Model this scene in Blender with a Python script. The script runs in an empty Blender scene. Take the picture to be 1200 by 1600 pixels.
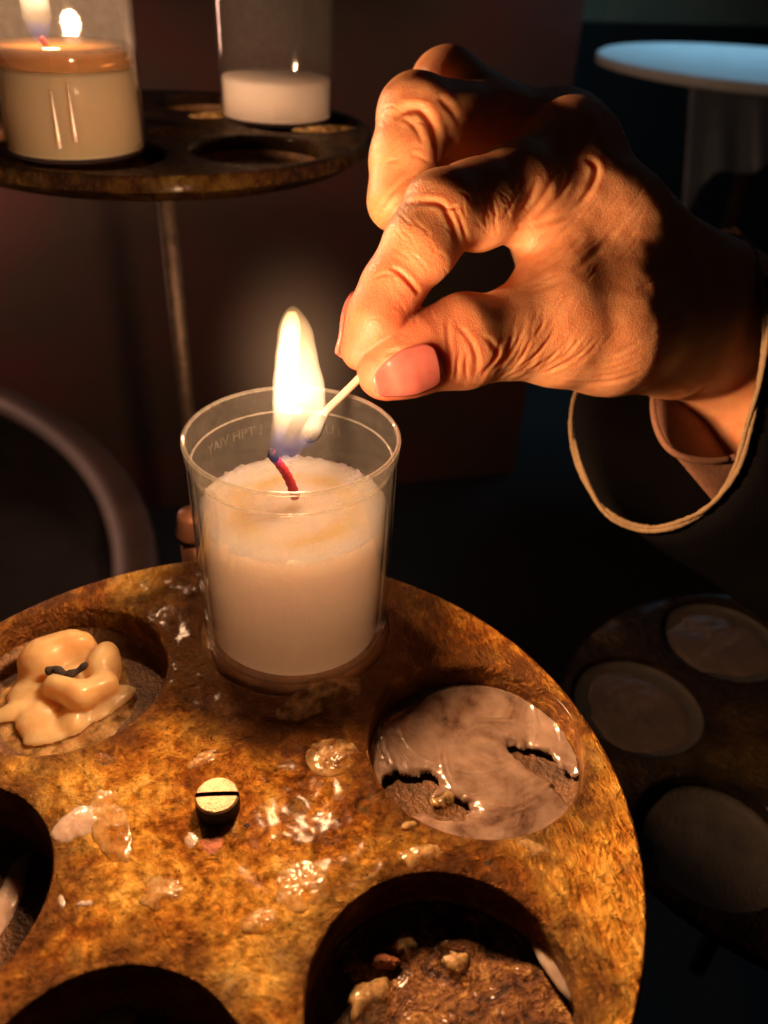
import bpy, bmesh, math, random
import numpy as np
from mathutils import Vector, Matrix, geometry
from mathutils.bvhtree import BVHTree

random.seed(7)
rng = np.random.default_rng(7)
scene = bpy.context.scene
C = scene.collection

# ------------------------------------------------------------------ camera
CAM = np.array([0.0, -0.12053, 0.16159])
PITCH, YAW, ROLL, FPX = 0.6021, 0.2705, 0.051, 1326.65
_cy, _sy = math.cos(YAW), math.sin(YAW)
FW = np.array([_sy * math.cos(PITCH), _cy * math.cos(PITCH), -math.sin(PITCH)])
_r = np.array([_cy, -_sy, 0.0])
_u = np.cross(_r, FW)
RT = math.cos(ROLL) * _r + math.sin(ROLL) * _u
UP = -math.sin(ROLL) * _r + math.cos(ROLL) * _u
cam = bpy.data.objects.new('camera', bpy.data.cameras.new('camera'))
C.objects.link(cam)
M = Matrix(((RT[0], UP[0], -FW[0], CAM[0]), (RT[1], UP[1], -FW[1], CAM[1]), (RT[2], UP[2], -FW[2], CAM[2]), (0, 0, 0, 1)))
cam.matrix_world = M
cam.data.sensor_fit = 'VERTICAL'
cam.data.sensor_height = 36.0
cam.data.sensor_width = 27.0
cam.data.lens = FPX / 1600 * 36.0
cam.data.clip_start = 0.005
cam.data.clip_end = 50
cam.data.dof.use_dof = True
cam.data.dof.focus_distance = 0.206
cam.data.dof.aperture_fstop = 13.0
scene.camera = cam


def at(x, y, d):
    """the point that lies d metres in front of the lens in the direction of photo pixel x, y"""
    return CAM + d * (FW + (x - 600) / FPX * RT - (y - 800) / FPX * UP)


# ------------------------------------------------------------------ world, lamps, exposure
world = bpy.data.worlds.new('World')
scene.world = world
world.use_nodes = True
world.node_tree.nodes['Background'].inputs[0].default_value = (0.5, 0.33, 0.24, 1)
world.node_tree.nodes['Background'].inputs[1].default_value = 0.012
vs = scene.view_settings
vs.view_transform = 'Standard'
vs.look = 'None'
vs.exposure = 0.0
vs.gamma = 1.0
scene.cycles.use_denoising = True
scene.cycles.max_bounces = 14
scene.cycles.diffuse_bounces = 10
scene.cycles.transmission_bounces = 14
scene.cycles.transparent_max_bounces = 24
scene.cycles.sample_clamp_indirect = 4.0
scene.cycles.caustics_reflective = False
scene.cycles.caustics_refractive = False
scene.cycles.volume_step_rate = 0.6

WARM = (1.0, 0.56, 0.30)


def lamp(name, kind, loc, power, color, radius=0.01, size=None, target=None, falloff=None):
    l = bpy.data.lights.new(name, kind)
    l.energy = power
    l.color = color
    if kind == 'POINT':
        l.shadow_soft_size = radius
    if kind == 'AREA':
        l.size = size
        l.spread = math.radians(142)
    if falloff:                       # a tall soft flame: no hot spot nearer than this distance
        l.use_nodes = True
        nt = l.node_tree
        fo_ = nt.nodes.new('ShaderNodeLightFalloff')
        fo_.inputs['Strength'].default_value = 1.0
        fo_.inputs['Smooth'].default_value = falloff ** 2
        nt.links.new(fo_.outputs['Quadratic'], nt.nodes['Emission'].inputs['Strength'])
    o = bpy.data.objects.new(name, l)
    o.location = loc
    if target is not None:
        o.rotation_euler = (Vector(target) - Vector(loc)).to_track_quat('-Z', 'Y').to_euler()
    C.objects.link(o)
    return o


def flame_depth(y):
    return (198 - 19 * (710 - y) / 230) / 1000


FL = 4.0
for (px, py, w) in ((448, 676, 0.32), (454, 628, 0.40), (459, 565, 0.28)):
    lamp('flame_light', 'POINT', at(px, py, flame_depth(py)), FL * w, WARM, 0.0045, falloff=0.13)
# the other candle that burns on the upper tray
lamp('upper_flame_light', 'POINT', (-0.033, 0.228, 0.142), 1.6, WARM, 0.005, falloff=0.05)
# added warm fill for the back wall, in place of unseen candles at left
lamp('far_fill_light', 'POINT', (-0.30, 0.78, 0.0), 1.3, (1.0, 0.52, 0.36), 0.05)
# cool daylight from a window behind, high up on the right
lamp('window_daylight', 'AREA', (0.78, 0.98, 0.52), 1.35, (0.38, 0.74, 1.0), size=0.35, target=(0.62, 1.10, 0.05))

# ------------------------------------------------------------------ helpers


def smooth(me, on=True):
    me.polygons.foreach_set('use_smooth', [on] * len(me.polygons))


def link(name, me, mat=None, parent=None, loc=None, smooth_on=True):
    o = bpy.data.objects.new(name, me)
    C.objects.link(o)
    if mat:
        me.materials.clear()
        me.materials.append(mat)
    if parent:
        o.parent = parent
    if loc is not None:
        o.location = loc
    if smooth_on:
        smooth(me)
    return o


def mesh(name, v, f, mat=None, parent=None, loc=None, smooth_on=True):
    me = bpy.data.meshes.new(name)
    me.from_pydata([tuple(map(float, p)) for p in v], [], [tuple(map(int, q)) for q in f])
    me.update()
    return link(name, me, mat, parent, loc, smooth_on)


def tag(o, label=None, cat=None, group=None, kind=None):
    if label:
        o['label'] = label
    if cat:
        o['category'] = cat
    if group:
        o['group'] = group
    if kind:
        o['kind'] = kind
    return o


def empty(name, loc, label, cat, group=None):
    o = bpy.data.objects.new(name, None)
    o.empty_display_size = 0.01
    C.objects.link(o)
    o.location = loc
    return tag(o, label, cat, group)


def lathe(prof, n=96, closed=True):
    """prof: list of (r, z) -> verts, faces; closed profile makes a solid of revolution"""
    v, f = [], []
    m = len(prof)
    for i in range(n):
        a = 2 * math.pi * i / n
        for (r, z) in prof:
            v.append((r * math.cos(a), r * math.sin(a), z))
    for i in range(n):
        j = (i + 1) % n
        for k in range(m if closed else m - 1):
            l = (k + 1) % m
            f.append((i * m + k, j * m + k, j * m + l, i * m + l))
    return v, f


def frames(pts):
    pts = np.asarray(pts, float)
    t = np.gradient(pts, axis=0)
    t /= np.linalg.norm(t, axis=1)[:, None]
    n = np.zeros_like(t)
    a = np.array([0, 0, 1.0]) if abs(t[0][2]) < 0.9 else np.array([1.0, 0, 0])
    n[0] = np.cross(t[0], a)
    n[0] /= np.linalg.norm(n[0])
    for i in range(1, len(t)):
        w = n[i - 1] - t[i] * (n[i - 1] @ t[i])
        n[i] = w / np.linalg.norm(w)
    return t, n, np.cross(t, n)


def tube(pts, rad, n=12, square=False):
    pts = np.asarray(pts, float)
    rad = np.broadcast_to(np.asarray(rad, float), (len(pts),))
    t, a, b = frames(pts)
    v, f = [], []
    for i in range(len(pts)):
        for k in range(n):
            th = 2 * math.pi * (k + 0.5) / n
            s = 1.0
            if square:
                s = 1 / max(abs(math.cos(th)), abs(math.sin(th))) ** 0.85
            v.append(pts[i] + rad[i] * s * (math.cos(th) * a[i] + math.sin(th) * b[i]))
    for i in range(len(pts) - 1):
        for k in range(n):
            l = (k + 1) % n
            f.append((i * n + k, i * n + l, (i + 1) * n + l, (i + 1) * n + k))
    f.append(tuple(range(n))[::-1])
    f.append(tuple((len(pts) - 1) * n + k for k in range(n)))
    return v, f


def spline(pts, m, closed=False):
    """Catmull-Rom through pts, m samples per span"""
    P = np.asarray(pts, float)
    n = len(P)
    out = []
    spans = n if closed else n - 1
    for i in range(spans):
        if closed:
            p0, p1, p2, p3 = P[(i - 1) % n], P[i], P[(i + 1) % n], P[(i + 2) % n]
        else:
            p0, p1, p2, p3 = P[max(i - 1, 0)], P[i], P[i + 1], P[min(i + 2, n - 1)]
        for k in range(m):
            t = k / m
            out.append(0.5 * ((2 * p1) + (-p0 + p2) * t + (2 * p0 - 5 * p1 + 4 * p2 - p3) * t * t + (-p0 + 3 * p1 - 3 * p2 + p3) * t ** 3))
    if not closed:
        out.append(P[-1])
    return np.array(out)


def _hash(i, j, k, seed):
    h = (i.astype(np.uint32) * np.uint32(374761393) + j.astype(np.uint32) * np.uint32(668265263)
         + k.astype(np.uint32) * np.uint32(2147483647 - 58) + np.uint32(seed * 974711 % (2 ** 31)))
    h = (h ^ (h >> np.uint32(13))) * np.uint32(1274126177)
    h = h ^ (h >> np.uint32(16))
    return (h & np.uint32(0xffff)).astype(np.float32) / 32767.5 - 1.0


def noise3(p, seed=0):
    p = np.asarray(p, np.float32)
    i = np.floor(p).astype(np.int64)
    f = p - i
    f = f * f * (3 - 2 * f)
    r = 0
    for dx in (0, 1):
        for dy in (0, 1):
            for dz in (0, 1):
                w = (f[..., 0] if dx else 1 - f[..., 0]) * (f[..., 1] if dy else 1 - f[..., 1]) * (f[..., 2] if dz else 1 - f[..., 2])
                r = r + w * _hash(i[..., 0] + dx, i[..., 1] + dy, i[..., 2] + dz, seed)
    return r


def fbm(p, octaves=4, seed=0):
    a, s, r = 1.0, 0, 0
    p = np.asarray(p, np.float32)
    for o in range(octaves):
        r = r + a * noise3(p * 2 ** o + 17.3 * o, seed + o)
        s += a
        a *= 0.5
    return r / s


# ---- signed distance modelling
def smin(a, b, k):
    h = np.maximum(k - np.abs(a - b), 0) / k
    return np.minimum(a, b) - h * h * k * 0.25


def cone(p, a, ra, b, rb):
    a = np.asarray(a, np.float32)
    b = np.asarray(b, np.float32)
    ba = b - a
    t = np.clip(((p - a) @ ba) / max(float(ba @ ba), 1e-12), 0, 1)
    d = p - a - t[..., None] * ba
    return np.sqrt((d * d).sum(-1)) - (ra + (rb - ra) * t)


def tri(p, a, b, c, r):
    """distance to a triangle, thickened by r"""
    a, b, c = (np.asarray(q, np.float32) for q in (a, b, c))
    n = np.cross(b - a, c - a)
    n = n / np.linalg.norm(n)

    def seg(u, v):
        w = v - u
        t = np.clip(((p - u) @ w) / (w @ w), 0, 1)
        d = p - u - t[..., None] * w
        return (d * d).sum(-1)

    def side(u, v):
        return (p - u) @ np.cross(v - u, n)
    inside = (side(a, b) <= 0) & (side(b, c) <= 0) & (side(c, a) <= 0)
    pl = ((p - a) @ n) ** 2
    e = np.minimum(np.minimum(seg(a, b), seg(b, c)), seg(c, a))
    return np.sqrt(np.where(inside, pl, e)) - r


def nets(sdf, lo, hi, h):
    """surface nets: mesh the zero set of sdf in the box lo..hi with cell size h"""
    lo = np.asarray(lo, np.float32)
    n = np.ceil((np.asarray(hi) - lo) / h).astype(int) + 1
    ax = [lo[i] + h * np.arange(n[i], dtype=np.float32) for i in range(3)]
    F = np.empty(tuple(n), np.float32)
    for i in range(0, n[0], 24):
        g = np.stack(np.meshgrid(ax[0][i:i + 24], ax[1], ax[2], indexing='ij'), -1)
        F[i:i + 24] = sdf(g.reshape(-1, 3)).reshape(g.shape[:3])
    s = F < 0
    c = np.zeros(tuple(n - 1), np.uint8)
    for dx in (0, 1):
        for dy in (0, 1):
            for dz in (0, 1):
                c += s[dx:n[0] - 1 + dx, dy:n[1] - 1 + dy, dz:n[2] - 1 + dz]
    act = (c > 0) & (c < 8)
    ijk = np.argwhere(act)
    idx = -np.ones(act.shape, np.int64)
    idx[act] = np.arange(len(ijk))
    acc = np.zeros((len(ijk), 3))
    cnt = np.zeros(len(ijk))
    cor = [np.array(q) for q in np.ndindex(2, 2, 2)]
    for a in cor:
        for axis in range(3):
            if a[axis]:
                continue
            b = a.copy()
            b[axis] = 1
            fa = F[tuple((ijk + a).T)]
            fb = F[tuple((ijk + b).T)]
            x = (fa < 0) != (fb < 0)
            t = fa[x] / (fa[x] - fb[x])
            pt = np.broadcast_to(a, (len(t), 3)).astype(float)
            pt[:, axis] += t
            acc[x] += pt
            cnt[x] += 1
    V = lo + h * (ijk + acc / cnt[:, None])
    Q = []
    for axis in range(3):
        o = [(axis + 1) % 3, (axis + 2) % 3]
        sl0 = [slice(None)] * 3
        sl1 = [slice(None)] * 3
        sl0[axis] = slice(0, -1)
        sl1[axis] = slice(1, None)
        x = s[tuple(sl0)] != s[tuple(sl1)]
        e = np.argwhere(x)
        e = e[(e[:, o[0]] > 0) & (e[:, o[1]] > 0) & (e[:, o[0]] < n[o[0]] - 1) & (e[:, o[1]] < n[o[1]] - 1)]
        q = []
        for d in ((1, 1), (0, 1), (0, 0), (1, 0)):
            k = e.copy()
            k[:, o[0]] -= d[0]
            k[:, o[1]] -= d[1]
            q.append(idx[tuple(k.T)])
        q = np.array(q).T
        flip = ~s[tuple(e.T)]
        q[flip] = q[flip][:, ::-1]
        Q.append(q)
    Q = np.concatenate(Q)
    for _ in range(2):
        V = V - sdf(V.astype(np.float32))[:, None] * grad(sdf, V)
    return V, Q


def grad(sdf, V, e=2e-4):
    g = np.stack([sdf((V + d).astype(np.float32)) - sdf((V - d).astype(np.float32)) for d in np.eye(3) * e], -1)
    return g / (np.linalg.norm(g, axis=1)[:, None] + 1e-12)


def np_mesh(name, V, Q):
    me = bpy.data.meshes.new(name)
    me.vertices.add(len(V))
    me.vertices.foreach_set('co', np.asarray(V, np.float32).ravel())
    k = Q.shape[1]
    me.loops.add(Q.size)
    me.loops.foreach_set('vertex_index', Q.astype(np.int32).ravel())
    me.polygons.add(len(Q))
    me.polygons.foreach_set('loop_start', np.arange(0, Q.size, k, dtype=np.int32))
    me.update(calc_edges=True)
    me.validate()
    return me


# ------------------------------------------------------------------ materials
class Mat:
    def __init__(s, name):
        s.m = bpy.data.materials.new(name)
        s.m.use_nodes = True
        s.nt = s.m.node_tree
        s.b = s.nt.nodes['Principled BSDF']
        s.out = s.nt.nodes['Material Output']
        s.tc = s.node('ShaderNodeTexCoord').outputs['Object']

    def node(s, t, **kw):
        n = s.nt.nodes.new(t)
        for k, v in kw.items():
            setattr(n, k, v)
        return n

    def ln(s, a, b):
        s.nt.links.new(a, b)

    def set(s, **kw):
        for k, v in kw.items():
            i = s.b.inputs[k.replace('_', ' ')]
            if hasattr(v, 'node'):
                s.ln(v, i)
            else:
                if isinstance(v, tuple) and len(v) == 3 and i.type == 'RGBA':
                    v = v + (1,)
                i.default_value = v
        return s

    def noise(s, scale, detail=4, rough=0.55, vec=None, dist=0.0):
        n = s.node('ShaderNodeTexNoise')
        n.inputs['Scale'].default_value = scale
        n.inputs['Detail'].default_value = detail
        n.inputs['Roughness'].default_value = rough
        n.inputs['Distortion'].default_value = dist
        s.ln(vec or s.tc, n.inputs['Vector'])
        return n.outputs['Fac']

    def voronoi(s, scale, feature='F1', out='Distance', vec=None):
        n = s.node('ShaderNodeTexVoronoi', feature=feature)
        n.inputs['Scale'].default_value = scale
        s.ln(vec or s.tc, n.inputs['Vector'])
        return n.outputs[out]

    def mapping(s, scale=(1, 1, 1), rot=(0, 0, 0)):
        n = s.node('ShaderNodeMapping')
        n.inputs['Scale'].default_value = scale
        n.inputs['Rotation'].default_value = rot
        s.ln(s.tc, n.inputs['Vector'])
        return n.outputs['Vector']

    def ramp(s, fac, stops):
        n = s.node('ShaderNodeValToRGB')
        e = n.color_ramp.elements
        while len(e) < len(stops):
            e.new(0.5)
        for k, (p, c) in enumerate(stops):
            e[k].position = p
            e[k].color = (tuple(c) + (1,)) if isinstance(c, tuple) else (c, c, c, 1)
        s.ln(fac, n.inputs['Fac'])
        return n.outputs['Color']

    def math(s, op, a, b=0.5, clamp=False):
        n = s.node('ShaderNodeMath', operation=op, use_clamp=clamp)
        for i, v in enumerate((a, b)):
            if hasattr(v, 'node'):
                s.ln(v, n.inputs[i])
            else:
                n.inputs[i].default_value = v
        return n.outputs[0]

    def mix(s, fac, a, b):
        n = s.node('ShaderNodeMix', data_type='RGBA')
        for i, v in ((0, fac), (6, a), (7, b)):
            if hasattr(v, 'node'):
                s.ln(v, n.inputs[i])
            else:
                n.inputs[i].default_value = v if i == 0 else tuple(v) + (1,)
        return n.outputs[2]

    def bump(s, h, strength=0.5, dist=0.001, normal=None):
        n = s.node('ShaderNodeBump')
        n.inputs['Strength'].default_value = strength
        n.inputs['Distance'].default_value = dist
        s.ln(h, n.inputs['Height'])
        if normal:
            s.ln(normal, n.inputs['Normal'])
        s.ln(n.outputs[0], s.b.inputs['Normal'])
        return n.outputs[0]


def brass_material(name='weathered_brass', tone=1.0):
    m = Mat(name)
    big = m.noise(24, 5, 0.6, dist=1.0)
    mid = m.noise(150, 7, 0.66, dist=0.9)
    streak = m.noise(1.0, 6, 0.62, vec=m.mapping((620, 210, 400), (0, 0, 0.22)), dist=1.2)
    fine = m.noise(1300, 4, 0.75)
    crust = m.voronoi(700)
    grit = m.noise(520, 6, 0.78, dist=0.4)
    sp_ = m.node('ShaderNodeVectorMath', operation='LENGTH')
    m.ln(m.tc, sp_.inputs[0])
    rim_ = m.ramp(m.math('ADD', m.math('MULTIPLY', sp_.outputs['Value'], 10.0), m.math('MULTIPLY', m.math('SUBTRACT', big, 0.5), 0.6)), [(0.42, 0.0), (0.78, 1.0)])
    mx_ = m.node('ShaderNodeMix')
    m.ln(rim_, mx_.inputs[0])
    m.ln(grit, mx_.inputs[2])
    m.ln(streak, mx_.inputs[3])
    streak = mx_.outputs[0]
    f = m.math('ADD', m.math('MULTIPLY', big, 0.52), m.math('MULTIPLY', mid, 0.28))
    f = m.math('ADD', f, m.math('MULTIPLY', streak, 0.24))
    t = tone
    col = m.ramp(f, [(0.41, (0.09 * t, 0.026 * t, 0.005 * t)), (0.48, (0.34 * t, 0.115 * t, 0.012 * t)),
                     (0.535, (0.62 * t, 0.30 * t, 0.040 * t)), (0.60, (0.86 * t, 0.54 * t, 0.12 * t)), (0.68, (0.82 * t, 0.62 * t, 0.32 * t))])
    spots = m.ramp(m.noise(420, 5, 0.75), [(0.34, 1.0), (0.41, 0.0)])
    col = m.mix(m.math('MULTIPLY', spots, 0.8), col, (0.028 * t, 0.010 * t, 0.004 * t))
    green = m.ramp(m.noise(90, 5, 0.65), [(0.57, 0.0), (0.68, 0.35)])
    col = m.mix(green, col, (0.24 * t, 0.23 * t, 0.10 * t))
    rough = m.ramp(m.noise(260, 6, 0.7), [(0.36, 0.28), (0.64, 0.60)])
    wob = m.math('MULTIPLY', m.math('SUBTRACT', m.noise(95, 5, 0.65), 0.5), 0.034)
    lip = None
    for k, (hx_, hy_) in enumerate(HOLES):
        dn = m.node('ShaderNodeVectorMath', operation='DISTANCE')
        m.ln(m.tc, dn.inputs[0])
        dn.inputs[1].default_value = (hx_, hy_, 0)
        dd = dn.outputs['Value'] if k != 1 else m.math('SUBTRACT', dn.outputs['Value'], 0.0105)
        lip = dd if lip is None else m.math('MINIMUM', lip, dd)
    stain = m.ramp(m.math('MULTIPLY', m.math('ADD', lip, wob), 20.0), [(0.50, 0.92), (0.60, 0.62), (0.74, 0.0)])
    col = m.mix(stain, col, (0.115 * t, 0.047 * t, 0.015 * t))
    m.set(Base_Color=col, Metallic=0.84, Roughness=rough, Coat_Weight=m.ramp(m.noise(60, 4), [(0.45, 0.0), (0.62, 0.13)]), Coat_Roughness=0.16)
    h = m.math('ADD', m.math('MULTIPLY', mid, 2.0), m.math('MULTIPLY', streak, 1.3))
    h = m.math('ADD', h, m.math('MULTIPLY', fine, 0.4))
    h = m.math('ADD', h, m.math('MULTIPLY', m.math('MINIMUM', crust, 0.6), 0.35))
    m.bump(h, 0.75, 0.0014)
    return m.m


def wax_material(name, col, scale=0.006, rough=0.38, weight=1.0, grain=0.0, tint=None, bumpy=0.25, bscale=260, coat=0.2, glow=0.0, see=0.0, ring=None):
    m = Mat(name)
    c = m.mix(m.ramp(m.noise(70, 3), [(0.35, 0.0), (0.7, 1.0)]), col, tint or tuple(x * 0.82 for x in col))
    if ring:                          # uneven yellow ring round the wick: overexposed flame light painted into the colour
        sp_ = m.node('ShaderNodeSeparateXYZ')
        m.ln(m.tc, sp_.inputs[0])
        r_ = m.math('SQRT', m.math('ADD', m.math('POWER', sp_.outputs['X'], 2.0), m.math('POWER', sp_.outputs['Y'], 2.0)))
        r_ = m.math('ADD', r_, m.math('MULTIPLY', m.math('SUBTRACT', m.noise(110, 2), 0.5), 0.007))
        band = m.ramp(m.math('MULTIPLY', r_, 40.0), [(0.40, 0.0), (0.56, 1.0), (0.62, 1.0), (0.74, 0.0)])
        top_ = m.math('GREATER_THAN', sp_.outputs['Z'], ring)
        patch = m.ramp(m.noise(85, 2), [(0.42, 0.0), (0.60, 1.0)])
        k_ = m.math('MULTIPLY', m.math('MULTIPLY', band, top_), m.math('MULTIPLY', patch, 0.75))
        c = m.mix(k_, c, (0.80, 0.58, 0.16))
    m.set(Base_Color=c, Roughness=rough, Subsurface_Weight=weight, Subsurface_Scale=scale, IOR=1.44,
          Coat_Weight=coat, Coat_Roughness=0.15)
    m.b.inputs['Subsurface Radius'].default_value = (1.0, 0.72, 0.45)
    h = m.noise(bscale, 4, 0.6)
    if grain:
        h = m.math('ADD', h, m.math('MULTIPLY', m.voronoi(1500), grain))
    m.bump(h, bumpy, 0.0008)
    if see:                           # a film so thin that the metal shows through
        tr = m.node('ShaderNodeBsdfTransparent')
        tr.inputs[0].default_value = (0.95, 0.85, 0.66, 1)
        mx = m.node('ShaderNodeMixShader')
        m.ln(m.ramp(m.noise(240, 4, 0.6), [(0.36, see - 0.35), (0.64, min(0.95, see + 0.32))]), mx.inputs[0])
        m.ln(m.b.outputs[0], mx.inputs[1])
        m.ln(tr.outputs[0], mx.inputs[2])
        m.ln(mx.outputs[0], m.out.inputs['Surface'])
    if glow:                          # light passes right through the block of wax
        tl = m.node('ShaderNodeBsdfTranslucent')
        tl.inputs[0].default_value = tuple(min(1.0, x * 1.12 + 0.03) for x in col) + (1,)
        mx = m.node('ShaderNodeMixShader')
        mx.inputs[0].default_value = glow
        m.ln(m.b.outputs[0], mx.inputs[1])
        m.ln(tl.outputs[0], mx.inputs[2])
        m.ln(mx.outputs[0], m.out.inputs['Surface'])
    return m.m


def plain(name, col, rough=0.6, metal=0.0, nscale=80, var=0.35, bump=0.15, bdist=0.001):
    m = Mat(name)
    n = m.noise(nscale, 5, 0.6)
    c = m.mix(m.ramp(n, [(0.3, 0.0), (0.7, 1.0)]), tuple(x * (1 - var) for x in col), tuple(min(1, x * (1 + var * 0.5)) for x in col))
    m.set(Base_Color=c, Roughness=rough, Metallic=metal)
    m.bump(m.noise(nscale * 5, 4), bump, bdist)
    return m.m


def clear_material(name, milk=0.032, tint=(0.95, 0.93, 0.88)):
    """thin clear moulded plastic or glass: passes light, mirrors at grazing angles, a little milky"""
    m = Mat(name)
    m.nt.nodes.remove(m.b)
    tr = m.node('ShaderNodeBsdfTransparent')
    tr.inputs[0].default_value = tint + (1,)
    df = m.node('ShaderNodeBsdfDiffuse')
    df.inputs[0].default_value = (0.86, 0.84, 0.78, 1)
    tl = m.node('ShaderNodeBsdfTranslucent')
    tl.inputs[0].default_value = (0.86, 0.84, 0.78, 1)
    mk = m.node('ShaderNodeMixShader')
    mk.inputs[0].default_value = 0.5
    m.ln(df.outputs[0], mk.inputs[1])
    m.ln(tl.outputs[0], mk.inputs[2])
    m1 = m.node('ShaderNodeMixShader')
    sc = m.ramp(m.noise(420, 5, 0.7), [(0.35, milk * 0.7), (0.75, milk * 1.5)])
    m.ln(sc, m1.inputs[0])
    m.ln(tr.outputs[0], m1.inputs[1])
    m.ln(mk.outputs[0], m1.inputs[2])
    gl = m.node('ShaderNodeBsdfGlossy')
    gl.inputs['Roughness'].default_value = 0.06
    fr = m.node('ShaderNodeFresnel')
    geo = m.node('ShaderNodeNewGeometry')
    ior = m.math('ADD', m.math('MULTIPLY', geo.outputs['Backfacing'], 1 / 1.45 - 1.45), 1.45)
    m.ln(ior, fr.inputs[0])
    bp = m.node('ShaderNodeBump')
    bp.inputs['Strength'].default_value = 0.12
    bp.inputs['Distance'].default_value = 0.0006
    m.ln(m.noise(150, 3), bp.inputs['Height'])
    m.ln(bp.outputs[0], gl.inputs['Normal'])
    m2 = m.node('ShaderNodeMixShader')
    m.ln(fr.outputs[0], m2.inputs[0])
    m.ln(m1.outputs[0], m2.inputs[1])
    m.ln(gl.outputs[0], m2.inputs[2])
    m.ln(m2.outputs[0], m.out.inputs['Surface'])
    return m.m


def flame_material(name, z0, z1, strength, blue=1.0):
    """glowing gas: emission only, faint and bluish at the root, bright yellow above"""
    m = Mat(name)
    m.nt.nodes.remove(m.b)
    sep = m.node('ShaderNodeSeparateXYZ')
    m.ln(m.tc, sep.inputs[0])
    t = m.math('DIVIDE', m.math('SUBTRACT', sep.outputs['Z'], z0), z1 - z0)
    wob = m.math('MULTIPLY', m.math('SUBTRACT', m.noise(140, 2), 0.5), 0.16)
    t = m.math('ADD', t, wob, clamp=True)
    s = m.ramp(t, [(0.0, 0.07), (0.10, 0.05), (0.26, 0.22), (0.42, 0.85), (0.7, 1.0), (0.93, 0.55), (1.0, 0.25)])
    c = m.ramp(t, [(0.0, (0.10, 0.22, 1.0)), (0.10, (0.22, 0.30, 0.9)), (0.22, (1.0, 0.55, 0.26)), (0.45, (1.0, 0.68, 0.38)), (1.0, (1.0, 0.52, 0.18))])
    em = m.node('ShaderNodeEmission')
    m.ln(c, em.inputs[0])
    m.ln(m.math('MULTIPLY', s, strength), em.inputs[1])
    m.ln(em.outputs[0], m.out.inputs['Volume'])
    return m.m


RING, HOLE, RAD = 0.0617, 0.0260, 0.0918
PH0 = math.radians(125.93)
HOLES = [(RING * math.cos(PH0 - k * math.pi / 3), RING * math.sin(PH0 - k * math.pi / 3)) for k in range(6)]
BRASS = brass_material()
BRASS_DIM = brass_material('dimmed_brass', 0.12)  # darkened copy of the brass; the upper tray's dimness is in its colour
BRASS_SHADE = brass_material('shaded_brass', 0.05)  # near-black copy of the brass; the lower tray's shade put into it
SHADE_SOCKET = plain('shaded_socket', (0.012, 0.008, 0.006), 0.75, 0.0, 160, 0.7, 0.5, 0.0012)  # sockets of the lower tray, their deep shade put into the colour
SOCKET = plain('sooty_brass', (0.13, 0.06, 0.022), 0.5, 0.3, 160, 0.7, 0.6, 0.0012)
CUP = clear_material('clear_plastic')
GLASS = clear_material('clear_glass', 0.015, (0.97, 0.97, 0.97))
WAX = wax_material('white_wax', (0.93, 0.80, 0.75), 0.012, 0.6, grain=1.2, tint=(0.94, 0.82, 0.74), bumpy=1.0, bscale=700, coat=0.0, glow=0.76, ring=0.036)
WAX_OLD = wax_material('old_wax', (0.86, 0.66, 0.38), 0.007, 0.42, tint=(0.70, 0.46, 0.22), bumpy=0.35, bscale=420, glow=0.45)
WAX_PALE = wax_material('pale_wax', (0.60, 0.45, 0.37), 0.005, 0.22, tint=(0.36, 0.25, 0.19), bumpy=0.3, bscale=180, coat=0.5)
WAX_FILM = wax_material('thin_wax_film', (0.62, 0.42, 0.20), 0.003, 0.2, tint=(0.46, 0.27, 0.10), bumpy=0.25, bscale=160, see=0.6)
CHAR = plain('char', (0.018, 0.012, 0.010), 0.7, 0, 500, 0.5, 0.6)
IRON = plain('dark_iron', (0.10, 0.07, 0.055), 0.5, 0.6, 200, 0.5, 0.4)

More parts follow.
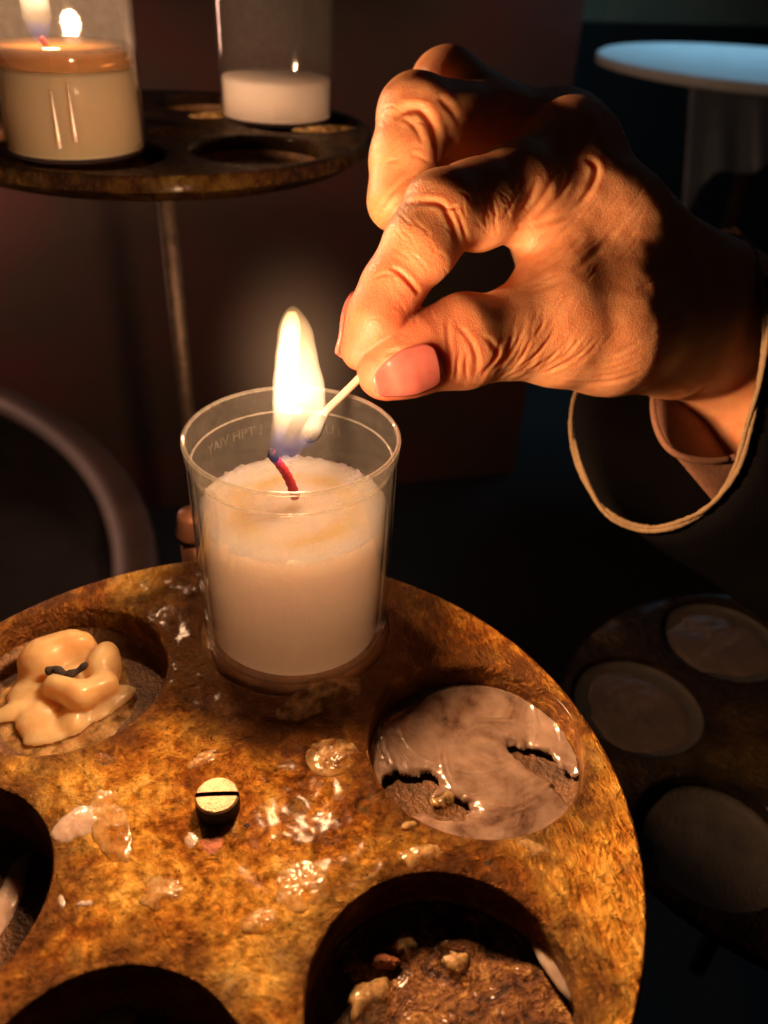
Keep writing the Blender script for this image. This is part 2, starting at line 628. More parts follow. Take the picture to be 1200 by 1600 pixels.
# ------------------------------------------------------------------ trays
def plate_mesh(name, step, holes, relief, th):
    pts, edges = [], []

    def loop(cx, cy, r, n):
        b = len(pts)
        for i in range(n):
            a = 2 * math.pi * i / n
            pts.append((cx + r * math.cos(a), cy + r * math.sin(a)))
        for i in range(n):
            edges.append((b + i, b + (i + 1) % n))
    k = 0.0013 / step
    ring_w = min(0.0006, step)
    rings = []
    for (r, n) in ((RAD, int(420 * k)), (RAD - ring_w, int(420 * k)), (RAD - 2.2 * ring_w, int(420 * k))):
        loop(0, 0, r, n)
    for (x, y) in holes:
        for r in (HOLE, HOLE + ring_w, HOLE + 2.2 * ring_w):
            loop(x, y, r, int(130 * k) // 2 * 2)
    g = np.arange(-RAD, RAD, step)
    X, Y = np.meshgrid(g, g)
    X = X + (np.arange(len(g)) % 2 * step * 0.5)[:, None]
    q = np.stack([X.ravel(), Y.ravel()], 1)
    q += rng.uniform(-0.15, 0.15, q.shape) * step
    keep = np.hypot(q[:, 0], q[:, 1]) < RAD - 2.2 * ring_w - step * 0.7
    for (x, y) in holes:
        keep &= np.hypot(q[:, 0] - x, q[:, 1] - y) > HOLE + 2.2 * ring_w + step * 0.7
    pts += [tuple(p) for p in q[keep]]
    r = geometry.delaunay_2d_cdt([Vector(p) for p in pts], edges, [], 0, 1e-7)
    v = np.array([(p.x, p.y, 0) for p in r[0]])
    f = np.array(r[2])
    cen = v[f].mean(1)
    keep = np.ones(len(f), bool)
    for (x, y) in holes:
        keep &= np.hypot(cen[:, 0] - x, cen[:, 1] - y) > HOLE * 0.9995
    f = f[keep]
    a = v[f]
    flip = np.cross(a[:, 1] - a[:, 0], a[:, 2] - a[:, 0])[:, 2] < 0
    f[flip] = f[flip][:, ::-1]
    de = RAD - np.hypot(v[:, 0], v[:, 1])
    for (x, y) in holes:
        de = np.minimum(de, np.hypot(v[:, 0] - x, v[:, 1] - y) - HOLE)
    de = np.maximum(de, 0)
    rr = 0.0013
    z = -(rr - np.sqrt(np.maximum(rr ** 2 - np.maximum(rr - de, 0) ** 2, 0)))
    if relief:
        p = v * 1000
        w = np.clip(de / 0.003, 0, 1)
        lump = fbm(p / 9, 4, 3)
        z += w * (0.00035 * fbm(p / 3.2, 4, 5) + 0.0007 * np.maximum(lump - 0.12, 0) + 0.00016 * fbm(p * np.array([1.6, .35, 1]), 3, 9))
    v[:, 2] = z
    # side walls: extrude the outer and the hole borders down
    V = [tuple(p) for p in v]
    F = [tuple(t) for t in f]
    cnt = {}
    for t in F:
        for i in range(3):
            e = (t[i], t[(i + 1) % 3])
            cnt[e] = cnt.get(e, 0) + 1
    low = {}
    for (a_, b_) in [e for e in cnt if (e[1], e[0]) not in cnt]:
        for q_ in (a_, b_):
            if q_ not in low:
                low[q_] = len(V)
                V.append((V[q_][0], V[q_][1], -th))
        F.append((b_, a_, low[a_], low[b_]))
    me = bpy.data.meshes.new(name)
    me.from_pydata(V, [], F)
    me.update()
    return me


def socket_mesh(depth):
    prof = [(HOLE + 0.0008, -0.0008), (HOLE + 0.0002, -depth + 0.002), (HOLE - 0.002, -depth), (0.012, -depth + 0.0004), (0.0004, -depth + 0.0003)]
    v, f = lathe(prof, 72, False)
    return v, f


def make_tray(name, loc, label, step, depths, mat, relief, post_len, rot=0.0, holes=HOLES, th=0.0055, deep=0.0105, sock=None):
    t = empty(name, loc, label, 'candle tray', 'round brass candle trays of the stand')
    t.rotation_euler.z = rot
    link('plate', plate_mesh('plate', step, holes, relief, th), mat, t)
    # underside
    v, f = lathe([(RAD - 0.0004, -th), (RAD - 0.008, -deep), (0.001, -deep)], 96, False)
    mesh('underside', v, [q[::-1] for q in f], mat, t)
    for k, d in enumerate(depths):
        if d:
            x, y = holes[k]
            v, f = socket_mesh(d)
            mesh('socket', v, f, sock or SOCKET, t, (x, y, 0))
    if post_len:
        v, f = lathe([(0.0004, -deep - 0.0001), (0.0042, -deep - 0.0001), (0.0042, -post_len), (0.0004, -post_len)], 24, False)
        mesh('post', v, f, IRON, t)
    return t


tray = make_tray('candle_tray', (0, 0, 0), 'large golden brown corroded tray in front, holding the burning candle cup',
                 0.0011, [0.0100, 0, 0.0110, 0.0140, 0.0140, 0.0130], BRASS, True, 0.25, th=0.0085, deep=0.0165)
# slotted screw that clamps the tray to its post
scr = empty('tmp', (0, 0, 0), None, None)
bpy.data.objects.remove(scr)
v, f = [], []
prof = [(0.0048, -0.001), (0.0048, 0.0052), (0.0044, 0.0058), (0.0036, 0.0060)]
bm = bmesh.new()


def half_disc(bm, sgn):
    n = 22
    g = 0.0006
    rows = []
    for (r, z) in prof + [(0.0018, 0.0061)]:
        row = []
        a0 = math.asin(min(1, g / r))
        for i in range(n + 1):
            a = a0 + (math.pi - 2 * a0) * i / n
            row.append(bm.verts.new((r * math.cos(a), sgn * r * math.sin(a), z)))
        rows.append(row)
    for a, b in zip(rows, rows[1:]):
        for i in range(n):
            q = (a[i], a[i + 1], b[i + 1], b[i])
            bm.faces.new(q if sgn > 0 else q[::-1])
    last = [bm.verts.new((x, sgn * g, 0.0061)) for x in (0.0017, -0.0017)]
    q = rows[-1] + [last[1], last[0]]
    bm.faces.new(q if sgn > 0 else q[::-1])
    wall_top = [rows[i][0] for i in range(len(rows))] + [last[0], last[1]] + [rows[i][-1] for i in reversed(range(len(rows)))]
    bm.faces.new(wall_top if sgn < 0 else wall_top[::-1])


half_disc(bm, 1)
half_disc(bm, -1)
# floor of the slot
fl = [bm.verts.new(p) for p in ((-0.0046, -0.0007, 0.0045), (0.0046, -0.0007, 0.0045), (0.0046, 0.0007, 0.0045), (-0.0046, 0.0007, 0.0045))]
bm.faces.new(fl)
me = bpy.data.meshes.new('screw')
bm.to_mesh(me)
bm.free()
screw = link('screw', me, plain('worn_brass_screw', (0.60, 0.42, 0.26), 0.38, 0.85, 500, 0.35, 0.4), tray, (-0.0009, 0.0007, 0), smooth_on=False)
screw.data.materials.append(CHAR)  # side faces take the char black to stand for their shade
for pg in screw.data.polygons:
    pg.material_index = 0 if pg.normal.z ** 2 > 0.3 and pg.center.z > 0.005 else 1
screw.scale.z = 0.8
screw.rotation_euler.z = -0.16
tag(screw, 'raised slotted screw head at the middle of the tray')

up_c = (0.0035, 0.286, 0.088)
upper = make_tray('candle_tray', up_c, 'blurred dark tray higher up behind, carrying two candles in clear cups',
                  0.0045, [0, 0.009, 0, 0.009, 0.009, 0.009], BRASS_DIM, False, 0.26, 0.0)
for k in range(6):
    pass
right_c = np.array([0.216, 0.047, -0.088])
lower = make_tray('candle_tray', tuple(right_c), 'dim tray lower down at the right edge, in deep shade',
                  0.0045, [0.005, 0.005, 0.005, 0.009, 0.009, 0.009], BRASS_SHADE, False, 0.16, 0.35, sock=SHADE_SOCKET)

# ------------------------------------------------------------------ the burning candle
CB = np.array([0.02536, 0.0568, 0.0006])


def cup_mesh():
    T, B, Ht = 0.02598, 0.0250, 0.0600
    prof = [(0.0006, 0.0), (B - 0.0022, 0.0), (B - 0.0006, 0.0007), (B, 0.0024), (T - 0.0004, Ht - 0.0042), (T, Ht - 0.0036),
            (T + 0.0001, Ht - 0.0008), (T - 0.0003, Ht), (T - 0.0009, Ht - 0.0002), (T - 0.0011, Ht - 0.0012), (T - 0.0011, Ht - 0.0060),
            (T - 0.0016, Ht - 0.0066), (B - 0.0010, 0.0030), (B - 0.0024, 0.0015), (0.0006, 0.0013)]
    return lathe(prof, 144, False)


candle = empty('votive_candle', CB, 'burning white candle in a clear plastic cup on the tray, match held to it', 'candle', 'candles in clear cups')
v, f = cup_mesh()
cup = mesh('cup', v, f, CUP, candle)
tag(cup, 'clear plastic cup with a thin rim')
RIMM = clear_material('moulded_rim', 0.16)
v, f = lathe([(0.02568 + 0.00055 * math.cos(a), 0.0598 + 0.00055 * math.sin(a)) for a in np.linspace(0, 2 * math.pi, 10, endpoint=False)], 144, True)
mesh('rim', v, f, RIMM, cup)
v, f = lathe([(0.02452 + 0.00032 * math.cos(a), 0.0535 + 0.00032 * math.sin(a)) for a in np.linspace(0, 2 * math.pi, 8, endpoint=False)], 144, True)
mesh('inner_ledge', v, f, RIMM, cup)

# lettering moulded into the wall of the cup, seen from inside on the far side


def emboss(txt, ang, size):
    cu = bpy.data.curves.new('moulded_lettering', 'FONT')
    cu.body = txt
    cu.size = size
    cu.extrude = 0.00005
    cu.resolution_u = 2
    cu.align_x = 'CENTER'
    o = bpy.data.objects.new('moulded_lettering', cu)
    C.objects.link(o)
    dg = bpy.context.evaluated_depsgraph_get()
    me = bpy.data.meshes.new_from_object(o.evaluated_get(dg))
    bpy.data.objects.remove(o)
    for vv in me.vertices:
        x, y, z = vv.co
        a = ang - x / 0.0244
        r = 0.02445 + z
        vv.co = (r * math.cos(a), r * math.sin(a), 0.0475 + y)
    return link('moulded_lettering', me, CUP, cup, smooth_on=False)


emboss('YAIV HPT I', math.radians(122), 0.0038)
emboss('I7 LU I', math.radians(62), 0.0038)

# wax filling
ZW = 0.0395
vv, ff = [], []
NA, NR = 160, 46
rw = 0.02385
for j in range(NR + 1):
    for i in range(NA):
        a = 2 * math.pi * i / NA
        r = rw * j / NR
        if j == 0:
            r = 0.00001
        vv.append((r * math.cos(a), r * math.sin(a), ZW))
side = [(rw + 0.0001, ZW - 0.0006), (rw + 0.00012, ZW - 0.002), (rw + 0.0001, 0.030), (rw, 0.020), (rw - 0.0002, 0.010), (rw - 0.0004, 0.0040), (rw - 0.0009, 0.0024), (rw - 0.0024, 0.0016), (0.0001, 0.0016)]
for (r, z) in side:
    for i in range(NA):
        a = 2 * math.pi * i / NA
        vv.append((r * math.cos(a), r * math.sin(a), z))
for j in range(NR + len(side)):
    for i in range(NA):
        k = (i + 1) % NA
        ff.append((j * NA + i, (j + 1) * NA + i, (j + 1) * NA + k, j * NA + k))
vv = np.array(vv)
top = vv[:, 2] > ZW - 0.0001
rr_ = np.hypot(vv[:, 0], vv[:, 1])
p = vv * 1000
edge = np.clip((rr_ - 0.019) / 0.005, 0, 1)
crumb = np.maximum(fbm(p / 1.3, 3, 21), 0.05) - 0.05
vv[:, 2] += np.where(top, 0.00022 * fbm(p / 1.6, 3, 11) + 0.0009 * fbm(p / 11, 2, 4) * (1 - edge) - 0.0008 * (1 - edge) + 0.0012 * edge * crumb * 2.2, 0)
mesh('wax', vv, ff, WAX, candle)

# wick
wp = [at(461, 776, 0.2135), at(455, 757, 0.2095), at(445, 737, 0.2055), at(434, 722, 0.2025), at(424, 706, 0.2000)]
wp = spline(wp, 6) - CB
v, f = tube(wp, np.linspace(0.00125, 0.0010, len(wp)) * (1 + 0.12 * np.sin(np.arange(len(wp)) * 2.1)), 10)
wick = mesh('wick', v, f, plain('red_wick', (0.55, 0.02, 0.05), 0.6, 0, 900, 0.4, 0.5), candle)  # the wick's red glow is put into its base colour
tip = [at(430, 718, 0.2016), at(425, 709, 0.2004), at(423, 702, 0.1996)]
v, f = tube(np.array(tip) - CB, [0.0011, 0.0013, 0.0006], 10)
mesh('charred_end', v, f, CHAR, wick)

# flame
FLAME = [(724, 428, 452), (712, 421, 468), (700, 420, 474), (688, 421, 482), (672, 423, 494), (655, 424, 502), (635, 425, 507), (612, 426, 508), (590, 427, 504), (565, 428, 499), (540, 431, 494), (520, 434, 489), (502, 438, 481), (490, 443, 473), (482, 449, 466), (478, 455, 460)]


def flame_shape(levels, n=28, flat=0.72):
    lv = spline([(y, a, b) for (y, a, b) in levels], 3)
    v, f = [], []
    for (y, a, b) in lv:
        d = flame_depth(y)
        c = at((a + b) / 2, y, d)
        w = (b - a) / 2 / FPX * d * (1 + 0.025 * math.sin(y * 0.065) + 0.012 * math.sin(y * 0.16 + 1))
        fw_h = np.array([FW[0], FW[1], 0])
        fw_h /= np.linalg.norm(fw_h)
        for i in range(n):
            th = 2 * math.pi * i / n
            v.append(c + RT * w * math.cos(th) + fw_h * w * flat * math.sin(th) - CB)
    m = len(lv)
    for j in range(m - 1):
        for i in range(n):
            k = (i + 1) % n
            f.append((j * n + i, j * n + k, (j + 1) * n + k, (j + 1) * n + i))
    f.append(tuple(range(n))[::-1])
    f.append(tuple((m - 1) * n + i for i in range(n)))
    return v, f


v, f = flame_shape(FLAME)
zs = [q[2] for q in v]
flame = mesh('flame', v, f, flame_material('flame_gas', min(zs), max(zs), 330.0), candle)
# brighter heart of the flame, on the wick's side
CORE = [(690, 429, 441), (670, 428, 450), (640, 428, 462), (600, 430, 466), (560, 432, 468), (525, 437, 470), (500, 442, 468), (487, 449, 463)]
v, f = flame_shape(CORE, 20, 0.6)
zs = [q[2] for q in v]
mesh('flame_core', v, f, flame_material('flame_core_gas', min(zs) - 0.004, max(zs) + 0.004, 1300.0), flame)

# added glow volume that imitates a lens halo round the flame
am = Mat('flame_halo_glow')
am.nt.nodes.remove(am.b)
ln_ = am.node('ShaderNodeVectorMath', operation='LENGTH')
am.ln(am.tc, ln_.inputs[0])
fall = am.math('POWER', am.math('SUBTRACT', 1.0, ln_.outputs['Value'], clamp=True), 2.2)
aem = am.node('ShaderNodeEmission')
aem.inputs[0].default_value = (1.0, 0.50, 0.24, 1)
am.ln(am.math('MULTIPLY', fall, 15.0), aem.inputs[1])
am.ln(aem.outputs[0], am.out.inputs['Volume'])
v, f = lathe([(max(0.001, math.sin(a)), -math.cos(a)) for a in np.linspace(0.001, math.pi - 0.001, 18)], 32, False)
halo = mesh('flame_halo', v, f, am.m, flame)
halo.location = at(464, 570, 0.187) - CB
halo.scale = (0.022, 0.022, 0.031)

# ------------------------------------------------------------------ match
match = empty('matchstick', at(548, 600, 0.2), 'thin pale matchstick held between thumb and finger, its end burning in the flame', 'match')
mo = np.array(match.location)
sp = spline([at(614, 536, 0.2240), at(565, 587, 0.2205), at(530, 622, 0.2165), at(512, 640, 0.2140), at(502, 654, 0.2120)], 5)
v, f = tube(sp - mo, 0.00098, 8, True)
mesh('stick', v, f, plain('match_wood', (0.80, 0.66, 0.50), 0.6, 0, 600, 0.2, 0.3), match)
sp = spline([at(503, 652, 0.2120), at(500, 668, 0.2100), at(494, 682, 0.2080), at(484, 688, 0.2060), at(478, 682, 0.2050)], 5)
v, f = tube(sp - mo, np.linspace(0.0010, 0.0007, len(sp)), 10)
mesh('charred_end', v, f, CHAR, match)
ML = [(700, 470, 484), (692, 466, 492), (680, 468, 500), (665, 474, 506), (650, 484, 512), (635, 494, 512), (622, 500, 508)]
v, f = flame_shape(ML, 16, 0.7)
v = [np.array(q) + CB - mo for q in v]
zs = [q[2] for q in v]
mesh('flame', v, f, flame_material('match_flame_gas', min(zs), max(zs), 420.0), match)

# ------------------------------------------------------------------ the hand
def hd(x, y, d):
    """metres from the lens: the hand runs away from the flame towards the wrist and the knuckles"""
    far = float(np.interp(x, (560, 620, 720, 850, 950, 1030, 1120, 1300), (19, 24, 33, 43, 51, 62, 80, 108)))
    far += float(np.interp(y, (130, 290), (26, 0))) * float(np.interp(x, (720, 820), (0, 1)))
    return (d + far) / 1000


def A3(x, y, d):
    return at(x, y, hd(x, y, d))


def J(x, y, d, r):
    k = hd(x, y, d)
    return (at(x, y, k), r * k / d)


def chain(p, js, k):
    f = None
    for a, b in zip(js, js[1:]):
        c = cone(p, a[0], a[1], b[0], b[1])
        f = c if f is None else smin(f, c, k)
    return f


I_MCP, M_MCP = J(892, 238, 203, 10.0), J(880, 217, 220, 11)
R_MCP, P_MCP = J(850, 227, 237, 10), J(828, 265, 252, 9.5)
W1, W2 = J(1070, 474, 206, 12.5), J(1078, 505, 222, 13.5)
INDEX = [I_MCP, J(805, 298, 199, 10.0), J(742, 322, 196, 9.5), J(692, 331, 192, 8.5), J(655, 388, 193, 7.9), J(615, 449, 197, 6.8), J(590, 500, 199, 6.9), J(566, 545, 204, 5.4)]
THUMB = [J(594, 586, 199, 5.2), J(622, 570, 197.5, 7.3), J(662, 550, 196.5, 8.4), J(722, 534, 195.5, 9.9), J(800, 524, 195.5, 9.4), J(872, 523, 196, 11.3), J(955, 522, 197, 13), J(1050, 525, 201, 14)]
MIDDLE = [M_MCP, J(770, 192, 222, 9.6), J(649, 178, 222, 9.3), J(634, 250, 222, 9.0), J(624, 312, 222, 7.7), J(690, 360, 224, 6.0)]
RINGF = [R_MCP, J(697, 131, 238, 9), J(683, 250, 240, 7.5), J(740, 300, 240, 6.5)]
PINKY = [P_MCP, J(720, 190, 252, 8), J(715, 280, 250, 6.5), J(760, 320, 248, 6)]


def palm_sdf(p):
    f = chain(p, [I_MCP, J(958, 362, 204, 10), W1], 6e-3)
    f = smin(f, chain(p, [M_MCP, J(955, 362, 218, 10), J(1072, 472, 216, 13)], 6e-3), 0.011)
    f = smin(f, chain(p, [R_MCP, J(955, 355, 232, 11), J(1080, 475, 227, 13)], 6e-3), 0.011)
    f = smin(f, chain(p, [P_MCP, J(935, 380, 244, 12), J(1070, 500, 236, 13)], 6e-3), 0.011)
    f = smin(f, chain(p, [J(850, 335, 238, 11.5), J(895, 430, 238, 13), J(1040, 520, 228, 14)], 6e-3), 0.011)
    # web of the thumb
    f = smin(f, tri(p, A3(905, 300, 200), A3(872, 452, 196), A3(1010, 430, 199), 0.0088), 0.014)
    f = smin(f, tri(p, A3(965, 360, 202), A3(955, 510, 198), A3(1075, 470, 205), 0.0112), 0.016)
    f = smin(f, chain(p, [J(862, 468, 199, 7.2), J(872, 410, 201, 7.2), J(888, 345, 203, 8)], 6e-3), 0.006)
    # wrist and forearm
    arm = chain(p, [W1, J(1128, 512, 207, 15.5), J(1240, 645, 203, 17.5), J(1420, 870, 203, 17)], 0.01)
    arm = smin(arm, chain(p, [W2, J(1132, 540, 224, 15.5), J(1250, 665, 218, 17), J(1420, 890, 215, 16)], 0.01), 0.014)
    f = smin(f, arm, 0.016)
    f = smin(f, cone(p, A3(797, 158, 229), 0.004, A3(815, 165, 226), 0.005), 0.004)
    return f


def hand_sdf(p):
    base = palm_sdf(p)
    out = smin(base, chain(p, INDEX, 4e-3), 0.012)
    out = smin(out, smin(base, chain(p, MIDDLE, 4e-3), 0.007), 0.0012)
    out = smin(out, smin(base, chain(p, RINGF, 4e-3), 0.007), 0.0012)
    out = smin(out, smin(base, chain(p, PINKY, 4e-3), 0.007), 0.0012)
    th = smin(base, chain(p, THUMB, 5e-3), 0.016)
    out = smin(out, th, 0.0004)
    return out


alln = INDEX + THUMB + MIDDLE + RINGF + PINKY + [J(1180, 560, 205, 22), J(1180, 590, 222, 20), J(1240, 640, 203, 23), W1, W2]
cs = np.array([a[0] for a in alln])
rs = np.array([a[1] for a in alln])[:, None]
lo = (cs - rs).min(0) - 0.003
hi = (cs + rs).max(0) + 0.003
V, Q = nets(hand_sdf, lo, hi, 0.00092)
me = np_mesh('person', V, Q)
# one level of subdivision so that the creases have something to bite into
bm = bmesh.new()
bm.from_mesh(me)
bmesh.ops.subdivide_edges(bm, edges=bm.edges[:], cuts=1, use_grid_fill=True)
bm.to_mesh(me)
bm.free()
V = np.empty(len(me.vertices) * 3, np.float32)
me.vertices.foreach_get('co', V)
V = V.reshape(-1, 3).astype(float)
N = grad(hand_sdf, V)
V = V - hand_sdf(V.astype(np.float32))[:, None] * N
REL = V - CAM
DEP = REL @ FW
PX = 600 + FPX * (REL @ RT) / DEP
PY = 800 - FPX * (REL @ UP) / DEP
FACING = np.clip(-(N * REL).sum(1) / np.linalg.norm(REL, axis=1), 0, 1)
# creases and folds live on the skin that is turned to this side: keep only the nearest layer under each crease
near = {}
cellk = (PX // 6).astype(int) * 10000 + (PY // 6).astype(int)
order = np.argsort(-DEP)
zb = {}
for k_, d_ in zip(cellk[order], DEP[order]):
    zb[k_] = d_
NEAR = np.array([zb[k_] for k_ in cellk]) > DEP - 0.004
DISP = np.zeros(len(V))


def crease(pts, w, depth, bulge=0.35, fade=True):
    """fold in the skin along a line; w in mm, depth in mm"""
    global DISP
    P = spline([(x, y) for x, y in pts], 8)
    sel = NEAR & (PX > P[:, 0].min() - 40) & (PX < P[:, 0].max() + 40) & (PY > P[:, 1].min() - 40) & (PY < P[:, 1].max() + 40)
    ix = np.where(sel)[0]
    if not len(ix):
        return
    q = np.stack([PX[ix], PY[ix]], 1)
    best = np.full(len(ix), 1e9)
    tt = np.zeros(len(ix))
    for i in range(len(P) - 1):
        a, b = P[i], P[i + 1]
        ab = b - a
        t = np.clip(((q - a) @ ab) / (ab @ ab + 1e-9), 0, 1)
        d = np.hypot(*(q - a - t[:, None] * ab).T)
        m = d < best
        best[m] = d[m]
        tt[m] = (i + t[m]) / (len(P) - 1)
    mm = best / FPX * DEP[ix] * 1000
    amp = np.sin(np.pi * np.clip(tt, 0.0, 1)) ** 0.5 if fade else 1.0
    amp = np.where(np.isfinite(amp), amp, 0)
    depth = depth * 0.62
    g = -depth * np.exp(-(mm / w) ** 2) + bulge * depth * np.exp(-((mm - 2.1 * w) / (1.2 * w)) ** 2)
    DISP[ix] += g * amp / 1000


# index finger: joint creases
crease([(634, 318), (662, 315), (688, 318), (700, 334), (708, 352), (716, 380)], 0.7, 0.6)
crease([(704, 318), (716, 338), (724, 362), (730, 385)], 0.5, 0.35)
crease([(690, 322), (704, 326), (716, 322)], 0.4, 0.35)
crease([(610, 418), (624, 425), (640, 440), (656, 460)], 0.6, 0.8)
crease([(582, 436), (600, 428), (618, 430)], 0.4, 0.3)
for (x0, y0, x1, y1) in ((628, 360, 648, 385), (650, 350, 672, 372), (664, 372, 680, 396), (616, 392, 640, 408), (640, 398, 664, 416), (742, 290, 762, 335), (760, 300, 775, 340), (780, 300, 800, 325), (720, 300, 735, 318)):
    crease([(x0, y0), ((x0 + x1) / 2 + 3, (y0 + y1) / 2 - 2), (x1, y1)], 0.3, 0.22)
crease([(602, 553), (630, 548), (650, 552), (662, 572), (662, 600)], 0.55, 0.7)
# base of the index finger: deep folds running to the web
crease([(914, 246), (931, 262), (926, 288), (908, 316), (880, 338), (846, 350), (806, 357)], 0.8, 1.1)
crease([(890, 262), (880, 300), (850, 335), (818, 350)], 0.8, 0.55)
crease([(868, 268), (855, 300), (832, 330), (806, 350)], 0.7, 0.5)
crease([(842, 276), (826, 310), (802, 345)], 0.7, 0.45)
crease([(815, 282), (800, 318), (786, 340)], 0.5, 0.3)
# web and ball of the thumb
crease([(797, 462), (835, 452), (870, 440), (914, 410), (950, 372), (978, 338)], 0.9, 0.45)
crease([(808, 446), (840, 424), (880, 400), (915, 366)], 0.6, 0.5)
crease([(806, 430), (836, 400), (870, 372), (905, 335)], 0.7, 0.5)
crease([(820, 402), (850, 372), (886, 348)], 0.5, 0.4)
crease([(824, 448), (850, 436), (872, 426)], 0.4, 0.35)
crease([(812, 456), (838, 444), (858, 440)], 0.35, 0.3)
# middle finger: folded joint
crease([(616, 186), (636, 171), (660, 173), (676, 198), (684, 230), (687, 262)], 1.1, 1.2, 0.5)
crease([(628, 186), (642, 192), (652, 204), (660, 222)], 0.6, 0.5)
crease([(686, 150), (702, 166), (716, 186), (728, 204)], 1.0, 0.7)
crease([(596, 322), (612, 300), (634, 282), (662, 270)], 0.7, 0.45)
crease([(598, 346), (616, 320), (640, 300)], 0.6, 0.4)
crease([(590, 262), (606, 252), (626, 250)], 0.5, 0.25)
crease([(640, 240), (658, 246), (676, 258)], 0.6, 0.35)
crease([(592, 176), (604, 168), (618, 166)], 0.4, 0.25)
# thumb: knuckle wrinkles
crease([(700, 500), (701, 530), (704, 560), (699, 592)], 0.56, 0.37)
crease([(713, 508), (728, 522), (740, 542), (746, 566), (742, 590)], 0.64, 0.40)
crease([(718, 552), (714, 572), (713, 594)], 0.48, 0.31)
crease([(686, 540), (685, 566), (688, 594)], 0.48, 0.28)
crease([(731, 552), (728, 574), (730, 594)], 0.40, 0.25)
crease([(752, 520), (772, 540), (776, 556), (754, 586)], 0.64, 0.31)
crease([(720, 520), (738, 516), (756, 508)], 0.40, 0.15)
crease([(772, 590), (792, 562), (812, 532)], 0.40, 0.22)
r2 = random.Random(3)
for i in range(26):                      # fan of fine wrinkles over the thumb's base
    t = i / 25
    x0 = 748 + 120 * t + r2.uniform(-5, 5)
    y0 = 592 - 6 * t + r2.uniform(-10, 4)
    ln = r2.uniform(60, 105)
    a = math.radians(-58 + 30 * t + r2.uniform(-7, 7))
    bx, by = x0 + ln * math.cos(a), y0 + ln * math.sin(a)
    crease([(x0, y0), ((x0 + bx) / 2 + 6, (y0 + by) / 2 + 6), (bx, by)], r2.uniform(0.30, 0.46), r2.uniform(0.16, 0.32))
for (dy, dd) in ((0, 0.5), (-9, 0.5), (-19, 0.4), (-30, 0.4), (10, 0.45)):
    crease([(852, 584 + dy * 0.8), (905, 590 + dy), (955, 586 + dy), (1000, 570 + dy * 1.2)], 0.65, dd)
for i in range(9):
    x0, y0 = 930 + r2.uniform(-50, 50), 360 + r2.uniform(-40, 70)
    crease([(x0, y0), (x0 + 22, y0 - 20), (x0 + 40, y0 - 46)], 0.35, 0.16)
for (xa, ya, xb, yb, ang, n_l, l0, l1) in ((606, 330, 700, 430, 52, 14, 14, 34), (560, 440, 630, 540, 35, 8, 10, 22), (720, 280, 860, 345, 62, 16, 18, 44),
                                            (840, 330, 960, 450, -42, 10, 22, 60), (900, 380, 1010, 500, -50, 6, 18, 50), (640, 480, 700, 590, 82, 8, 14, 30),
                                            (780, 470, 900, 540, -55, 20, 20, 55), (590, 200, 660, 330, -35, 12, 14, 40), (880, 540, 1010, 605, -12, 12, 30, 70), (600, 140, 700, 190, 30, 8, 14, 34)):
    for _ in range(n_l):
        x0, y0 = r2.uniform(xa, xb), r2.uniform(ya, yb)
        a_, ln = math.radians(ang + r2.gauss(0, 14)), r2.uniform(l0, l1)
        bx, by = x0 + ln * math.cos(a_), y0 + ln * math.sin(a_)
        crease([(x0, y0), ((x0 + bx) / 2 + r2.uniform(-4, 4), (y0 + by) / 2 + r2.uniform(-4, 4)), (bx, by)], r2.uniform(0.26, 0.40), r2.uniform(0.07, 0.17), 0.5)
# soft unevenness of flesh, tendons
P3 = V * 1000
DISP += 0.00035 * noise3(P3 / 11, 31) + 0.00010 * noise3(P3 / 3.5, 32)
# nail beds
V = V + N * DISP[:, None]
body_m = Mat('skin')
blot = body_m.noise(110, 4, 0.6)
skin_c = body_m.ramp(blot, [(0.32, (0.60, 0.25, 0.105)), (0.5, (0.70, 0.325, 0.15)), (0.68, (0.76, 0.39, 0.19))])
tipd = body_m.node('ShaderNodeVectorMath', operation='DISTANCE')
body_m.ln(body_m.tc, tipd.inputs[0])
tipd.inputs[1].default_value = tuple(A3(575, 575, 201) - np.array(W1[0]))
tip_glow = body_m.ramp(body_m.math('MULTIPLY', tipd.outputs['Value'], 1 / 0.05), [(0.12, 0.9), (0.70, 0.0)])  # redness toward the tips: the flame's glow put into the skin colour
skin_c = body_m.mix(tip_glow, skin_c, (0.74, 0.165, 0.085))
cells = body_m.voronoi(1250, 'DISTANCE_TO_EDGE')
lines = body_m.noise(1.0, 3, 0.6, vec=body_m.mapping((1500, 420, 900), (0.3, 0.5, 0.7)))
hh = body_m.math('ADD', body_m.math('MULTIPLY', body_m.math('MINIMUM', cells, 0.15), 2.2), body_m.math('MULTIPLY', lines, 0.8))
hh = body_m.math('ADD', hh, body_m.math('MULTIPLY', body_m.noise(380, 3), 0.7))
body_m.set(Base_Color=skin_c, Roughness=body_m.ramp(body_m.noise(500, 3), [(0.3, 0.36), (0.7, 0.52)]), Subsurface_Weight=1.0, Subsurface_Scale=0.0042, Specular_IOR_Level=0.45)
body_m.b.inputs['Subsurface Radius'].default_value = (1.0, 0.33, 0.14)
body_m.bump(hh, 0.36, 0.00040)
ORG = np.array(W1[0])
me.vertices.foreach_set('co', (V - ORG).astype(np.float32).ravel())
me.update()
person = link('person', me, body_m.m, None, ORG)
tag(person, 'bare right hand pinching a match, coming out of a loose dark sleeve', 'person')


